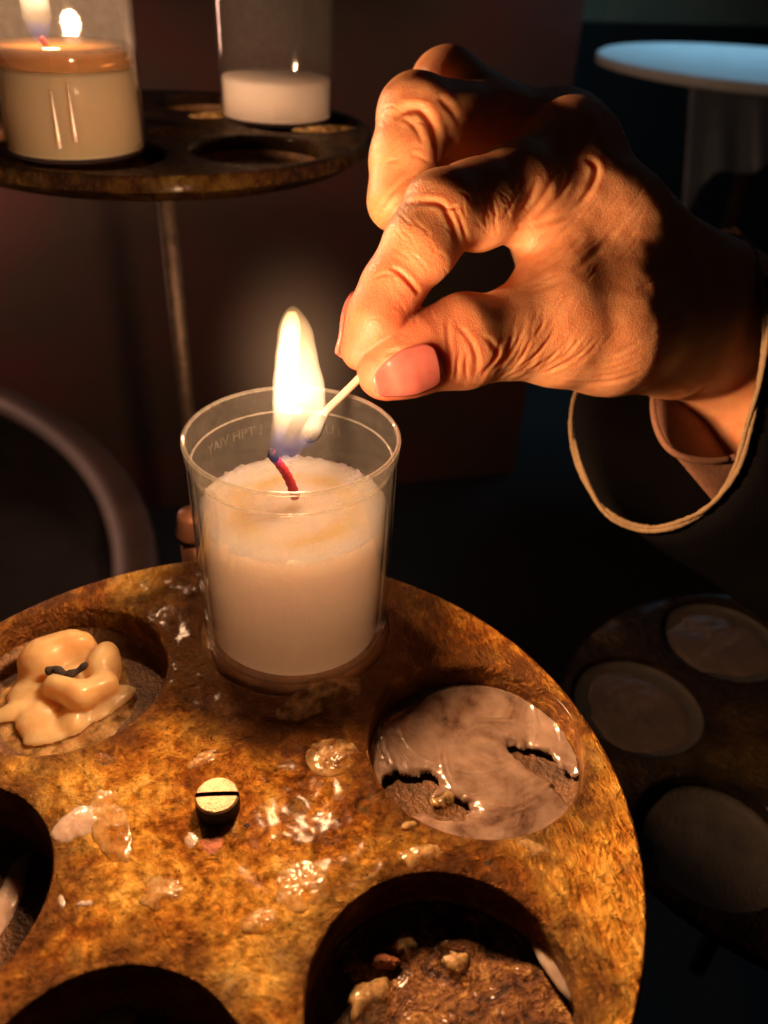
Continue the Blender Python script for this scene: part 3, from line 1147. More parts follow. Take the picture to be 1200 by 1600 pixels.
def nail(name, base, tipp, dors, width, over, r_in, off=0.0007, thick=0.0006):
    """finger nail: curved plate laid over the finger end, from the cuticle at base to past tipp"""
    base, tipp, dors = np.array(base), np.array(tipp), np.array(dors)
    ax = (tipp - base)
    L = np.linalg.norm(ax)
    ax /= L
    dors = dors - ax * (dors @ ax)
    dors /= np.linalg.norm(dors)
    sd = np.cross(ax, dors)
    nu, nv = 18, 17
    U_, TH = np.zeros((nu, nv)), np.zeros((nu, nv))
    for i in range(nu):
        u = i / (nu - 1)
        wid = width * (0.80 + 0.20 * min(1, u * 2.2)) * math.sqrt(max(0, 1 - max(0, (0.16 - u) / 0.16) ** 2 * 0.75)) * math.sqrt(max(0.05, 1 - max(0, (u - 0.68) / 0.32) ** 2 * 0.85))
        U_[i] = u * L
        TH[i] = (np.arange(nv) / (nv - 1) * 2 - 1) * wid
    dr = np.cos(TH)[..., None] * dors + np.sin(TH)[..., None] * sd
    q = base + ax * np.minimum(U_, L * 0.78)[..., None] + dr * r_in
    for _ in range(24):
        d = hand_sdf(q.reshape(-1, 3).astype(np.float32)).reshape(nu, nv)
        q = q - dr * d[..., None] * 0.8
    ov = np.maximum(U_ - L * 0.78, 0)[..., None]
    top = q + dr * off + ax * ov - dors * 0.25 * ov
    # inner side
    nrm = np.cross(np.gradient(top, axis=0), np.gradient(top, axis=1))
    nrm /= np.linalg.norm(nrm, axis=2)[..., None] + 1e-12
    if (nrm[nu // 2, nv // 2] @ dors) < 0:
        nrm = -nrm
    top = top + nrm * thick * 0.5
    bot = top - nrm * thick * 1.6
    Vn = np.concatenate([top.reshape(-1, 3), bot.reshape(-1, 3)])
    F = []
    m = nu * nv
    for i in range(nu - 1):
        for j in range(nv - 1):
            a = i * nv + j
            F.append((a, a + 1, a + nv + 1, a + nv))
            F.append((m + a, m + a + nv, m + a + nv + 1, m + a + 1))
    ring = [j for j in range(nv)] + [i * nv + nv - 1 for i in range(1, nu)] + [(nu - 1) * nv + j for j in range(nv - 2, -1, -1)] + [i * nv for i in range(nu - 2, 0, -1)]
    for a, b in zip(ring, ring[1:] + ring[:1]):
        F.append((a, m + a, m + b, b))
    me_ = bpy.data.meshes.new(name)
    me_.from_pydata([tuple(q - ORG) for q in Vn], [], F)
    bmx = bmesh.new()
    bmx.from_mesh(me_)
    bmesh.ops.recalc_face_normals(bmx, faces=bmx.faces[:])
    bmx.to_mesh(me_)
    bmx.free()
    return link(name, me_, NAIL, person)


nm = Mat('finger_nail')
nm.set(Base_Color=nm.ramp(nm.noise(160, 2), [(0.3, (0.50, 0.13, 0.105)), (0.7, (0.60, 0.20, 0.15))]), Roughness=0.24, Subsurface_Weight=0.6, Subsurface_Scale=0.002, Coat_Weight=0.4, Coat_Roughness=0.12)
nm.b.inputs['Subsurface Radius'].default_value = (1, 0.4, 0.25)
nm.bump(nm.noise(1.0, 2, vec=nm.mapping((300, 2200, 2200))), 0.08, 0.0003)
NAIL = nm.m
nail('thumb_nail', A3(660, 566, 196.2), A3(572, 602, 198.5), -FW * 1.0 - UP * 0.42, 0.72, 0, 0.010)
nail('index_finger_nail', A3(598, 474, 201), A3(553, 566, 204.5), -RT * 0.93 + UP * -0.10 + FW * 0.35, 0.85, 0, 0.010)

# sleeve: loose dark jacket cuff with a twisted pale cord along its hem
HEM = [(1197, 500, 160), (1189, 585, 160), (1172, 660, 164), (1148, 738, 172), (1105, 794, 185), (1050, 822, 200), (998, 825, 214), (950, 802, 224), (915, 752, 233), (896, 690, 240), (897, 630, 246), (925, 570, 254), (985, 500, 261), (1060, 430, 262), (1118, 372, 240), (1152, 362, 205), (1182, 410, 174)]
hem = spline([A3(x, y, d) for x, y, d in HEM], 12, True)
nH = len(hem)
axis_end = at(1560, 1010, .325)
cen = hem.mean(0)
adir = (axis_end - cen)
alen = np.linalg.norm(adir)
adir /= alen
rings = []
for j in range(16):
    t = j / 15
    row = []
    for i in range(nH):
        rel = hem[i] - cen
        ax = adir * (rel @ adir)
        q = cen + adir * alen * t + ax * (1 - t) + (rel - ax) * (1 - 0.12 * t)
        row.append(q)
    rings.append(row)
rings = np.array(rings)
rd = rings - (cen + adir * (((rings - cen) @ adir)[..., None]))
rd /= np.linalg.norm(rd, axis=2)[..., None]
jj = np.arange(16)[:, None]
fold = 0.0035 * noise3(rings * 1000 / np.array([26, 26, 26]), 44) * np.clip(jj / 3, 0, 1)
rings = rings + rd * fold[..., None]
Vs = rings.reshape(-1, 3)
Fs = [(j * nH + i, j * nH + (i + 1) % nH, (j + 1) * nH + (i + 1) % nH, (j + 1) * nH + i) for j in range(15) for i in range(nH)]
clo = Mat('black_wool')
clo.set(Base_Color=clo.mix(clo.noise(60, 3), (0.004, 0.004, 0.005), (0.008, 0.007, 0.007)), Roughness=0.9, Specular_IOR_Level=0.02)
clo.bump(clo.noise(1800, 3), 0.5, 0.0006)
sleeve = mesh('jacket_sleeve', Vs - ORG, Fs, clo.m, person)
md = sleeve.modifiers.new('thick', 'SOLIDIFY')
md.thickness = 0.0014
tag(sleeve, 'loose black jacket cuff')
cord_m = plain('beige_cord', (0.36, 0.24, 0.12), 0.8, 0, 1500, 0.3, 0.8, 0.0006)
t_, n_, b_ = frames(np.concatenate([hem, hem[:1]]))
hem2 = np.concatenate([hem, hem[:1]])
hem2 = spline(hem2, 6)
t_, n_, b_ = frames(hem2)
dist = np.concatenate([[0], np.cumsum(np.linalg.norm(np.diff(hem2, axis=0), axis=1))])
for s in (0, 1):
    ph = dist / 0.075 * 2 * math.pi + s * math.pi + 0.8 * noise3(hem2 * 90, 3)
    off = 0.00062 * (np.cos(ph)[:, None] * n_ + np.sin(ph)[:, None] * b_)
    v, f = tube(hem2 + off - ORG, 0.00074 * (1 + 0.25 * noise3(hem2 * 900, 5 + s)), 8)
    mesh('hem_cord', v, f, cord_m, sleeve)
CUFF = [(1140, 717, 189), (1068, 714, 197), (1032, 682, 207), (1021, 622, 219), (1040, 545, 236), (1100, 470, 246), (1180, 440, 240), (1225, 480, 215), (1235, 570, 197), (1205, 670, 189)]
cf = spline([A3(x, y, d) for x, y, d in CUFF], 10, True)
nC = len(cf)
fa = A3(1420, 880, 210) - A3(1150, 560, 210)
fa /= np.linalg.norm(fa)
rows = [cf + fa * t * 0.05 + (cf - cf.mean(0)) * 0.05 * t for t in np.linspace(0, 1, 8)]
Vs = np.concatenate(rows)
Fs = [(j * nC + i, j * nC + (i + 1) % nC, (j + 1) * nC + (i + 1) % nC, (j + 1) * nC + i) for j in range(7) for i in range(nC)]
cuff = mesh('shirt_cuff', Vs - ORG, Fs, plain('brown_knit', (0.22, 0.10, 0.055), 0.9, 0, 700, 0.3, 0.5), person)
md = cuff.modifiers.new('thick', 'SOLIDIFY')
md.thickness = 0.0014
v, f = tube(np.concatenate([cf, cf[:1]]) - ORG, 0.0011, 8)
mesh('cuff_edge', v, f, cuff.data.materials[0], cuff)

# ------------------------------------------------------------------ wax and soot on the tray
def plane_at(x, y, z=0.0):
    D = FW + (x - 600) / FPX * RT - (y - 800) / FPX * UP
    return CAM + D * ((z - CAM[2]) / D[2])


def sdf_thing(name, sdf, lo, hi, h, mat, label, cat, group=None, rel=None):
    V_, Q_ = nets(sdf, lo, hi, h)
    if rel is not None:
        V_ = V_ + grad(sdf, V_) * rel(V_)[:, None]
    o = np.array([(lo[0] + hi[0]) / 2, (lo[1] + hi[1]) / 2, lo[2]])
    ob = link(name, np_mesh(name, V_ - o, Q_), mat, None, o)
    return tag(ob, label, cat, group)


def puddle(name, px, rx, ry, hgt, ang, mat, label, seed, z=0.0, rough=0.3, cat='wax spill', group='wax spilled on the tray', thin=0.55):
    """flat splash of set wax: a low dome with a wandering outline"""
    c = plane_at(px[0], px[1], z)
    nA, nR_ = 72, 16
    ff_ = []
    A_ = 2 * math.pi * np.arange(nA) / nA
    k_ = 1 + rough * fbm(np.stack([np.cos(A_) * 1.3 + seed * 3.1, np.sin(A_) * 1.3, np.full(nA, float(seed))], 1), 4, seed)
    T_ = (np.arange(nR_ + 1) / nR_)[:, None]
    kk = 1 + (k_ - 1) * T_ ** 3
    X_, Y_ = rx * kk * T_ * np.cos(A_), ry * kk * T_ * np.sin(A_)
    X_, Y_ = X_ * math.cos(ang) - Y_ * math.sin(ang), X_ * math.sin(ang) + Y_ * math.cos(ang)
    hgt = hgt * thin
    Z_ = hgt * (1 - T_ ** 3) ** 0.7 - 0.00025 + 0 * X_
    vv_ = np.stack([X_, Y_, Z_], -1).reshape(-1, 3)
    q = (vv_ + c) * 1000
    vv_[:, 2] += 0.40 * hgt * fbm(q / 2.2, 3, seed + 2) * np.repeat(1 - T_[:, 0] ** 4, nA) + 0.0002 * fbm(q / 1.0, 2, seed)
    vv_[-nA:, 2] = -0.0006
    for j in range(nR_):
        for i in range(nA):
            k = (i + 1) % nA
            ff_.append((j * nA + i, (j + 1) * nA + i, (j + 1) * nA + k, j * nA + k))
    o = mesh(name, vv_, ff_, mat, None, c)
    return tag(o, label, cat, group)


# wax that has filled the candle's own socket and run out over the tray
hx, hy = HOLES[1]
v, f = lathe([(HOLE + 0.0008, -0.003), (HOLE + 0.0001, -0.0010), (HOLE - 0.002, -0.0003), (HOLE - 0.006, 0.0), (0.010, 0.0), (0.0002, 0.0)], 120, False)
vv_ = np.array(v)
vv_[:, 2] += 0.0003 * fbm(vv_ * 260, 3, 8)
tag(mesh('wax_plug', vv_, f, wax_material('brown_wax', (0.34, 0.17, 0.06), 0.002, 0.35, tint=(0.17, 0.075, 0.024), bumpy=0.7, bscale=330, coat=0.4), None, (hx, hy, 0)), 'hard brown wax filling the socket right under the burning candle', 'wax spill', 'wax spilled on the tray')
puddle('wax_puddle', (500, 1090), 0.0125, 0.0052, 0.0016, 0.35, WAX_FILM, 'dark glossy wax run at the foot of the burning cup', 11)
puddle('wax_puddle', (518, 1182), 0.0066, 0.0060, 0.0024, 0.2, WAX_FILM, 'round translucent wax drop between the cup and the filled right socket', 12, rough=0.18)
puddle('wax_puddle', (120, 1284), 0.0060, 0.0042, 0.0014, 0.5, WAX_PALE, 'thin pale wax flake left of the slotted screw', 13, rough=0.5)
puddle('wax_puddle', (172, 1290), 0.0042, 0.0115, 0.0013, 0.25, WAX_FILM, 'long yellowish wax smear beside the pale flake', 14, rough=0.35)
puddle('wax_puddle', (470, 1385), 0.0062, 0.0060, 0.0012, 0.0, WAX_FILM, 'round ribbed wax blister above the lower right socket', 15, rough=0.25)
puddle('wax_puddle', (408, 1440), 0.0040, 0.0028, 0.0018, 0.1, WAX_FILM, 'small shiny wax bead left of the lower right socket', 16)
puddle('wax_puddle', (655, 1336), 0.0062, 0.0028, 0.0014, 0.1, WAX_FILM, 'yellow wax lump between the two right sockets', 17, rough=0.4)
puddle('wax_puddle', (318, 1186), 0.0040, 0.0020, 0.0010, 0.4, WAX_FILM, 'small pale wax splash between the cup and the screw', 18, rough=0.5)
puddle('wax_puddle', (252, 1400), 0.0045, 0.0034, 0.0016, -0.4, WAX_FILM, 'crumpled shiny wax spatter below the screw to the left', 19, rough=0.7)
puddle('wax_puddle', (96, 1410), 0.0008, 0.0017, 0.0012, 0.2, WAX_PALE, 'tiny white wax curl at the edge of the left socket', 20, rough=0.4)
puddle('wax_puddle', (136, 1412), 0.0022, 0.0007, 0.0009, -0.2, WAX_PALE, 'tiny slanted wax sliver right of the white curl', 22, rough=0.4)
puddle('wax_puddle', (332, 1318), 0.0030, 0.0026, 0.0008, 0.1, plain('rust', (0.42, 0.13, 0.06), 0.6, 0, 500, 0.4, 0.5), 'rusty red patch just below the slotted screw', 23, rough=0.4, cat='rust patch')
puddle('wax_puddle', (300, 1312), 0.0016, 0.0022, 0.0010, 0.1, WAX_PALE, 'small pale wax dot beside the rusty patch', 24, rough=0.4)
puddle('wax_puddle', (640, 1290), 0.0022, 0.0012, 0.0014, 0.1, WAX_FILM, 'wax droplet hanging at the lower lip of the right socket', 25, rough=0.3)
puddle('wax_puddle', (840, 1330), 0.0045, 0.0018, 0.0010, -0.9, WAX_FILM, 'amber wax trickle on the tray rim below the right socket', 26, rough=0.5)
puddle('wax_puddle', (760, 1350), 0.0016, 0.0010, 0.0008, 0.0, CHAR, 'black crumb between the two right sockets', 27, rough=0.5, cat='crumb', group='crumbs on the tray')
puddle('wax_puddle', (386, 1290), 0.0010, 0.0008, 0.0008, 0.0, CHAR, 'black crumb right of the slotted screw', 28, rough=0.5, cat='crumb', group='crumbs on the tray')

# melted stub in the upper left socket
c0 = plane_at(100, 1075, -0.006)


def L(x, y, z):
    return plane_at(x, y, z)


def blob(p, c, rx, ry, rz, an=0.0):
    d = p - np.asarray(c, np.float32)
    x = d[..., 0] * math.cos(an) + d[..., 1] * math.sin(an)
    y = -d[..., 0] * math.sin(an) + d[..., 1] * math.cos(an)
    k = np.sqrt((x / rx) ** 2 + (y / ry) ** 2 + (d[..., 2] / rz) ** 2)
    return (k - 1) * min(rx, ry, rz)


def stub(p):
    n1 = 0.0003 * noise3(p * 150, 61) + 0.00008 * noise3(p * 620, 62)
    f_ = blob(p, L(108, 1062, -.0092), 0.0135, 0.0110, 0.0046)
    f_ = smin(f_, blob(p, L(72, 1030, -.0056), 0.0074, 0.0062, 0.0064, 0.4), 0.0016)
    f_ = smin(f_, blob(p, L(114, 1012, -.0050), 0.0066, 0.0044, 0.0060, -0.2), 0.0024)
    f_ = smin(f_, blob(p, L(163, 1040, -.0060), 0.0044, 0.0074, 0.0058, -0.2), 0.0012)
    f_ = smin(f_, cone(p, L(86, 1072, -.0048), 0.0030, L(126, 1088, -.0040), 0.0036), 0.0016)
    f_ = smin(f_, cone(p, L(126, 1088, -.0040), 0.0036, L(166, 1070, -.0048), 0.0032), 0.0016)
    for (x, y, rx, ry, rz, an) in ((24, 1110, .0060, .0030, .0026, .5), (66, 1122, .0058, .0052, .0034, .3), (116, 1124, .0036, .0050, .0046, 0.), (178, 1092, .0064, .0034, .0030, .4), (84, 1146, .0060, .0028, .0018, .2), (150, 1116, .0056, .0026, .0018, .4), (40, 1080, .0050, .0030, .0030, .6)):
        f_ = smin(f_, blob(p, L(x, y, -.0086), rx * 1.06, ry * 1.06, rz * 0.72, an), 0.0010)
    return f_ + n1


stub_o = empty('melted_candle_stub', c0, 'half melted yellow candle stub with drips in the upper left socket', 'candle stub')
lo_ = np.array([-0.062, 0.025, -0.0085])
pts_ = np.array([L(10, 1115, 0), L(180, 1100, 0), L(60, 1000, 0), L(160, 1000, 0), L(70, 1165, 0)])
lo_ = np.append(pts_[:, :2].min(0) - 0.008, -0.0085)
hi_ = np.append(pts_[:, :2].max(0) + 0.008, 0.0060)
V_, Q_ = nets(stub, lo_, hi_, 0.0005)
link('melted_wax', np_mesh('melted_wax', V_ - c0, Q_), WAX_OLD, stub_o)
v, f = tube(spline([L(72, 1050, -.0028), L(86, 1046, -.0022), L(104, 1054, -.0030), L(122, 1048, -.0024), L(136, 1036, -.0006)], 6) - c0, np.array([.0008, .0011, .0013, .0012, .0010, .0009, .0011, .0012, .0013, .0012, .0010, .0009, .0010, .0012, .0013, .0012, .0011, .0009, .0008, .0008, .0009, .0010, .0009, .0007, .0005]), 8)
mesh('burnt_wick', v, f, CHAR, stub_o)


v, f = lathe([(0.0185, -0.0098), (0.0170, -0.0092), (0.012, -0.0088), (0.0003, -0.0086)], 72, False)
vv_ = np.array(v)
ang_ = np.arctan2(vv_[:, 1], vv_[:, 0])
vv_[:, :2] *= (1 + 0.22 * fbm(np.stack([np.cos(ang_) * 1.5, np.sin(ang_) * 1.5, 0 * ang_], 1), 3, 66))[:, None]
mesh('wax_film', vv_ + np.array([c0[0], c0[1] - 0.001, 0]) - c0, f, WAX_FILM, stub_o)


def socket_sheet(k, z, mat, name, label, seed, cuts, cat='wax spill', relief=0.0006, step=0.00032, arcs=()):
    """layer of set wax in socket k at height z with a torn outline; cuts: (x, y, r) holes in it"""
    x0, y0 = HOLES[k]
    g = np.arange(-HOLE + 0.0002, HOLE, step)
    X, Y = np.meshgrid(g, g, indexing='ij')
    P_ = np.stack([X + x0, Y + y0, np.full_like(X, z)], -1)
    q = P_ * 1000
    inside = np.hypot(X, Y) < HOLE + 0.0001
    edge = np.full(X.shape, 1.0)
    for (a, b, r, sx, sy, an) in cuts:
        c = plane_at(a, b, z)
        dx, dy = P_[..., 0] - c[0], P_[..., 1] - c[1]
        dx, dy = dx * math.cos(an) + dy * math.sin(an), -dx * math.sin(an) + dy * math.cos(an)
        e = np.hypot(dx / sx, dy / sy) - r * (1 + 0.6 * fbm(q / 4.5, 3, seed))
        edge = np.minimum(edge, e)
    inside &= edge > 0
    up = relief * fbm(q / 6.5, 4, seed + 1) + relief * 0.10 * np.sin(fbm(q / 16, 1, seed + 4) * 14) - 0.0018 * np.exp(-np.maximum(edge, 0) / 0.0014)
    for (a, b, r, w_, am) in arcs:
        c = plane_at(a, b, z)
        d_ = np.hypot(P_[..., 0] - c[0], P_[..., 1] - c[1]) + 0.0008 * fbm(q / 7, 2, seed + 9)
        up = up + 0.5 * am * np.exp(-((d_ - r) / w_) ** 2) * np.clip(0.5 + 1.2 * fbm(q / 9, 2, seed + 11), 0, 1)
    rise = np.clip((np.hypot(X, Y) - (HOLE - 0.003)) / 0.003, 0, 1) ** 2 * 0.0008
    Z = z + up + rise
    ids = -np.ones(X.shape, int)
    ids[inside] = np.arange(inside.sum())
    Vt = np.stack([X, Y, Z], -1)[inside]
    a, b, c, d = ids[:-1, :-1], ids[1:, :-1], ids[1:, 1:], ids[:-1, 1:]
    ok = (a >= 0) & (b >= 0) & (c >= 0) & (d >= 0)
    Fq = np.stack([a[ok], b[ok], c[ok], d[ok]], 1)
    me_ = np_mesh(name, Vt, Fq)
    o = link(name, me_, mat, None, (x0, y0, 0))
    md_ = o.modifiers.new('thick', 'SOLIDIFY')
    md_.thickness = 0.0022
    md_.offset = -1
    return tag(o, label, cat, 'wax set in the sockets')


pm = Mat('pooled_wax')
pf = pm.math('ADD', pm.math('MULTIPLY', pm.noise(70, 4, 0.55, dist=1.2), 0.7), pm.math('MULTIPLY', pm.noise(300, 3), 0.3))
pc = pm.ramp(pf, [(0.34, (0.085, 0.045, 0.028)), (0.43, (0.20, 0.125, 0.088)), (0.55, (0.29, 0.20, 0.148)), (0.7, (0.36, 0.26, 0.195))])
pm.set(Base_Color=pc, Roughness=0.22, Subsurface_Weight=0.7, Subsurface_Scale=0.003, Coat_Weight=1.0, Coat_Roughness=0.08)
pm.b.inputs['Subsurface Radius'].default_value = (1.0, 0.7, 0.45)
pm.bump(pm.math('ADD', pm.noise(130, 4, 0.55, dist=1.5), pm.math('MULTIPLY', pm.noise(900, 3), 0.06)), 0.28, 0.0016)
socket_sheet(2, -0.0076, pm.m, 'wax_pool', 'greyish pink sheet of set wax filling the right socket, torn at its rim', 41,
             [(640, 1235, .010, .75, .6, -0.5), (700, 1258, .006, 1.0, .55, -0.2), (845, 1190, .0075, .45, 1.1, 0.5), (895, 1230, .006, .6, 1.0, 0.2)],
             relief=0.00038, arcs=[(780, 1190, .0135, .0005, .0006), (780, 1190, .0148, .0005, .0006), (740, 1150, .0225, .0005, .0007), (738, 1152, .0238, .0004, .0006), (800, 1150, .0012, .0005, .0006), (757, 1155, .0014, .0006, .0005), (688, 1140, .0007, .0005, .0007), (770, 1160, .0060, .0004, .0004), (730, 1120, .0180, .0004, .0004)])
km = Mat('rusty_crust')
kf = km.math('ADD', km.math('MULTIPLY', km.noise(150, 5, 0.7, dist=1.0), 0.65), km.math('MULTIPLY', km.noise(700, 4, 0.7), 0.35))
kc = km.ramp(kf, [(0.40, (0.03, 0.012, 0.006)), (0.48, (0.16, 0.06, 0.018)), (0.55, (0.26, 0.11, 0.026)), (0.62, (0.52, 0.30, 0.09))])
km.set(Base_Color=kc, Roughness=km.ramp(km.noise(400, 3), [(0.4, 0.2), (0.6, 0.6)]), Metallic=0.3, Coat_Weight=0.3, Coat_Roughness=0.15)
km.bump(kf, 1.0, 0.003)
socket_sheet(3, -0.0122, km.m, 'soot_crust', 'crumbly brown crust on the floor of the lower right socket', 42,
             [(900, 1420, .012, 1, 1, 0), (480, 1640, .014, 1, 1, 0)], 'soot', 0.0017)
for (x, y, rx, ry, an, sd, lab) in ((632, 1475, .0028, .0022, .3, 51, 'yellow wax shred at the back of the lower right socket'),
                                    (712, 1505, .0026, .0030, .2, 52, 'pale wax shred in the middle of the lower right socket'),
                                    (575, 1555, .0048, .0026, .5, 53, 'shiny wax scrap at the left of the lower right socket'),
                                    (600, 1500, .0030, .0012, -.3, 54, 'rust coloured flake in the lower right socket')):
    puddle('wax_scrap', (x, y), rx, ry, 0.0020, an, WAX_FILM if sd != 54 else plain('rust_flake', (0.40, 0.13, 0.04), 0.5, 0, 400, 0.4, 0.6), lab, sd, z=-0.0110, rough=0.8, thin=0.7, cat='wax scrap', group='scraps in the lower right socket')
puddle('wax_scrap', (868, 1510), 0.0022, 0.0085, 0.0014, 0.25, WAX_PALE, 'long smooth wax strip along the right wall of the lower right socket', 55, z=-0.0085, rough=0.15, cat='wax scrap', group='scraps in the lower right socket')
puddle('wax_scrap', (14, 1400), 0.0028, 0.0100, 0.0016, -0.25, WAX_PALE, 'pale wax strip standing in the left socket', 56, z=-0.0124, rough=0.3, cat='wax scrap')
puddle('wax_scrap', (185, 1592), 0.0040, 0.0030, 0.0016, 0.3, WAX_OLD, 'dull wax lump in the lower left socket', 57, z=-0.0134, rough=0.5, cat='wax scrap')
puddle('wax_chip', (692, 1245), 0.0034, 0.0026, 0.0012, 0.3, WAX_FILM, 'square brown wax chip lying in the gap of the right socket', 58, z=-0.0085, rough=0.3, cat='wax scrap')

# ------------------------------------------------------------------ candles on the upper tray
uz = 0.088
Lp = np.array([-0.0272, 0.2325, uz + 0.0006])
Sp = np.array([0.0560, 0.2960, uz + 0.0006])
WAX_LIT = wax_material('lit_yellow_wax', (0.95, 0.74, 0.50), 0.012, 0.5, tint=(0.93, 0.71, 0.46), bumpy=0.1, coat=0.1, glow=0.75)


def other_candle(loc, label, lit, zw):
    t = empty('votive_candle', loc, label, 'candle', 'candles in clear cups')
    v, f = cup_mesh()
    mesh('cup', v, f, GLASS, t)
    v, f = lathe([(0.0002, 0.0018), (0.0236, 0.0018), (0.0238, zw - 0.0012), (0.0236, zw), (0.0002, zw - 0.0004)], 72, False)
    mesh('wax', v, f, WAX_LIT if lit else WAX, t)
    return t


lit = other_candle(Lp, 'burning candle in a clear cup on the upper tray, cut off by the left edge', True, 0.0285)
v, f = lathe([(0.0002, 0.0290), (0.0238, 0.0290), (0.0239, 0.0338), (0.0236, 0.0352), (0.0002, 0.0350)], 72, False)
mm_ = Mat('molten_wax')
mm_.set(Base_Color=(0.85, 0.42, 0.14), Roughness=0.08, Transmission_Weight=0.75, IOR=1.43, Subsurface_Weight=0.3, Subsurface_Scale=0.006)
mm_.bump(mm_.noise(90, 2), 0.05, 0.0005)
mesh('molten_wax', v, f, mm_.m, lit)
wpt = spline([(-0.002, -0.006, 0.0270), (-0.0030, -0.007, 0.0310), (-0.0045, -0.007, 0.0350), (-0.0060, -0.007, 0.0375)], 5)
v, f = tube(wpt, 0.0010, 8)
mesh('wick', v, f, plain('red_wick_far', (0.60, 0.05, 0.02), 0.6), lit)
prof = [(0.0002, 0.0345), (0.0030, 0.0375), (0.0048, 0.0435), (0.0046, 0.0515), (0.0030, 0.0615), (0.0012, 0.0705), (0.0002, 0.0735)]
v, f = lathe(prof, 24, False)
fo = mesh('flame', [(x - 0.006, y - 0.007, z) for x, y, z in v], f, flame_material('upper_flame_gas', 0.0345, 0.0735, 400.0), lit)
for (a, z0, z1) in ((-1.72, 0.006, 0.024), (-1.50, 0.008, 0.026)):
    pts_d = [(0.0254 * math.cos(a), 0.0254 * math.sin(a), z) for z in np.linspace(z1, z0, 8)]
    v, f = tube(pts_d, np.linspace(0.0003, 0.0008, 8), 8)
    mesh('wax_drip', v, f, WAX_PALE, lit)
dark = other_candle(Sp, 'unlit candle low in its clear cup, on the upper tray further back', False, 0.017)
puddle_c = None
WAXS = WAX_FILM
for (dx, dy, rx, ry, an, sd, lab) in ((0.026, 0.020, 0.013, 0.006, 0.2, 71, 'blurred wax crust on the upper tray behind the empty socket'),
                                      (0.070, -0.012, 0.016, 0.005, 0.1, 72, 'blurred wax ridge at the right end of the upper tray'),
                                      (0.002, -0.016, 0.010, 0.005, 0.1, 73, 'blurred wax run at the foot of the burning candle on the upper tray')):
    o = puddle('wax_puddle', (300, 1100), rx, ry, 0.0022, an, WAX_FILM, lab, sd, rough=0.4, group='wax spilled on the upper tray')
    o.location = (up_c[0] + dx, up_c[1] + dy, uz + 0.0002)

# wax in the sockets of the shaded tray
WAX_SHADE = wax_material('shaded_wax', (0.045, 0.026, 0.016), 0.002, 0.7, tint=(0.02, 0.012, 0.008), bumpy=0.5, coat=0.1)  # wax darkened for the lower tray, its shade put into the colour
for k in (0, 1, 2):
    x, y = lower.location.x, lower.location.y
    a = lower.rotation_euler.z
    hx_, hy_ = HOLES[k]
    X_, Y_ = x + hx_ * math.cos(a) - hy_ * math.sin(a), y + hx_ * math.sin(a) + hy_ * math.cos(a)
    o = puddle('wax_pool', (300, 1100), 0.021, 0.021, 0.0018, 0.3 * k, WAX_SHADE, ['old wax in the far left socket of the shaded tray', 'old wax in the far socket of the shaded tray', 'old wax in the right socket of the shaded tray'][k], 81 + k, rough=0.25, group='wax in the sockets of the shaded tray')
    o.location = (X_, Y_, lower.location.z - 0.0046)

# ------------------------------------------------------------------ behind the trays
# upright rod with a collar just behind the front tray
rod = empty('support_rod', (0.0, 0.130, -0.25), 'short reddish brown rod with a collar, just behind the candle cup on the left', 'support rod')
bx = at(300, 800, 0.285)
rod.location = (bx[0], bx[1], bx[2] - 0.10)
v, f = lathe([(0.0003, 0), (0.0050, 0), (0.0050, 0.090), (0.0003, 0.0901)], 24, False)
RODM = plain('copper_brown', (0.33, 0.15, 0.09), 0.4, 0.5, 120, 0.3, 0.2)
mesh('shaft', v, f, RODM, rod)
v, f = lathe([(0.0052, 0.0900), (0.0062, 0.0905), (0.0064, 0.0925), (0.0054, 0.094), (0.0054, 0.098), (0.0044, 0.1000), (0.0003, 0.1004)], 24, False)
mesh('collar', v, f, RODM, rod)
# large round drip basin the stand rises from, lower left
bas = empty('drip_basin', (-0.347, 0.272, -0.150), 'large round brown basin rim, out of focus behind the front tray on the left', 'basin')
v, f = lathe([(0.326, 0.0), (0.3265, 0.010), (0.3235, 0.014), (0.305, 0.012), (0.300, 0.008)], 160, False)
mesh('basin_rim', v, f, plain('brown_enamel', (0.085, 0.052, 0.045), 0.4, 0.2, 30, 0.3, 0.1), bas)
v, f = lathe([(0.300, 0.008), (0.296, -0.040), (0.02, -0.044)], 160, False)
mesh('basin_dish', v, f, plain('near_black', (0.02, 0.016, 0.016), 0.6, 0, 40, 0.4, 0.2), bas)  # near-black inside of the basin
v, f = lathe([(0.326, 0.0), (0.30, -0.046), (0.02, -0.050)], 160, False)
mesh('basin_underside', v, [q[::-1] for q in f], IRON, bas)
# floor and walls of the dark room
FLOORM = plain('dark_stone', (0.014, 0.012, 0.011), 0.7, 0, 6, 0.4, 0.2)
tag(mesh('floor', [(-2.5, -1.0, -0.55), (2.5, -1.0, -0.55), (2.5, 2.4, -0.55), (-2.5, 2.4, -0.55)], [(0, 1, 2, 3)], FLOORM), kind='structure')
wm = Mat('dark_red_plaster')
wm.set(Base_Color=wm.mix(wm.ramp(wm.noise(6, 3), [(0.4, 0.0), (0.62, 1.0)]), (0.075, 0.05, 0.04), (0.12, 0.04, 0.038)), Roughness=0.85)
wm.bump(wm.noise(40, 4), 0.3, 0.004)


def box(name, x0, y0, z0, x1, y1, z1, mat, parent=None):
    v = [(x, y, z) for z in (z0, z1) for y in (y0, y1) for x in (x0, x1)]
    f = [(0, 2, 3, 1), (4, 5, 7, 6), (0, 1, 5, 4), (2, 6, 7, 3), (0, 4, 6, 2), (1, 3, 7, 5)]
    return mesh(name, v, f, mat, parent, smooth_on=False)


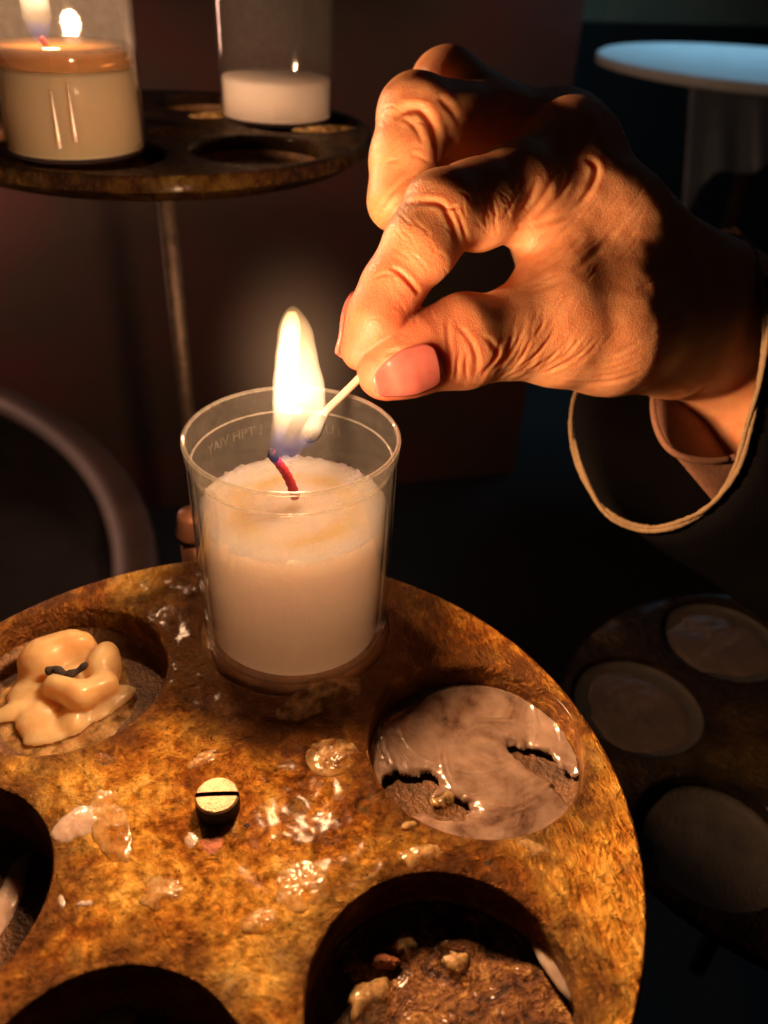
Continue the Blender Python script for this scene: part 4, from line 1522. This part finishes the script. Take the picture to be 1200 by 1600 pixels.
tag(box('wall_back', -2.5, 0.95, -0.55, 0.51, 1.02, 1.8, wm.m), kind='structure')
gm = plain('grey_green_plaster', (0.30, 0.27, 0.17), 0.85, 0, 5, 0.2, 0.2, 0.004)
tag(box('wall_far', 0.2, 1.75, -0.55, 2.5, 1.82, 1.8, gm), kind='structure')
tag(box('wall_shade_sheet', 0.2, 1.70, -0.55, 2.5, 1.748, 0.02, plain('shade_black', (0.012, 0.012, 0.012), 0.6, 0, 12, 0.3, 0.1)), kind='structure')  # added dark sheet in place of the shade low on the far wall
# round table under a pale cloth, in the daylight on the right
tb = at(1195, 97, 0.95)
tz = tb[2]
table = empty('round_table', (tb[0], tb[1], -0.55), 'round pale table top in blue daylight, out of focus at upper right', 'table')
CL = plain('pale_enamel', (0.74, 0.82, 0.86), 0.6, 0, 40, 0.12, 0.1)
RTB = 0.185
T0 = tz + 0.55
v, f = lathe([(0.001, 0.0), (RTB * 0.5, 0.0), (RTB - 0.004, 0.0), (RTB, -0.002), (RTB, -0.010), (RTB - 0.02, -0.014), (0.001, -0.014)], 120, False)
mesh('table_top', [(x, y, z + T0) for x, y, z in v], [q[::-1] for q in f], CL, table)
def tl_(x, y, d=0.93):
    return at(x, y, d) - np.array(table.location)


xs = np.linspace(1078, 1420, 70)
vv_, ff_ = [], []
for i, x in enumerate(xs):
    yb = 262 + 75 * math.exp(-((x - 1086) / 26) ** 2) + 10 * math.sin(x * 0.05)
    for j in range(12):
        t = j / 11
        y = 124 + (yb - 124) * t
        lean = -10 * t * math.exp(-((x - 1086) / 40) ** 2)
        vv_.append(tl_(x + lean, y, 0.93 + 0.012 * t * math.sin(x * 0.11) + 0.02 * (1 - math.exp(-((x - 1086) / 18) ** 2))))
for i in range(69):
    for j in range(11):
        ff_.append((i * 12 + j, i * 12 + j + 1, (i + 1) * 12 + j + 1, (i + 1) * 12 + j))
drape = mesh('cloth_drape', vv_, ff_, wax_material('thin_blue_cloth', (0.55, 0.62, 0.72), 0.002, 0.9, weight=0.0, bumpy=0.1, coat=0.0, glow=0.6), table)
md = drape.modifiers.new('thick', 'SOLIDIFY')
md.thickness = 0.002
v, f = lathe([(0.001, 0.0), (0.06, 0.0), (0.05, 0.012), (0.012, 0.02), (0.012, T0 - 0.0150), (0.001, T0 - 0.0150)], 32, False)
mesh('pedestal', [(x + 0.035, y + 0.03, z) for x, y, z in v], f, IRON, table)
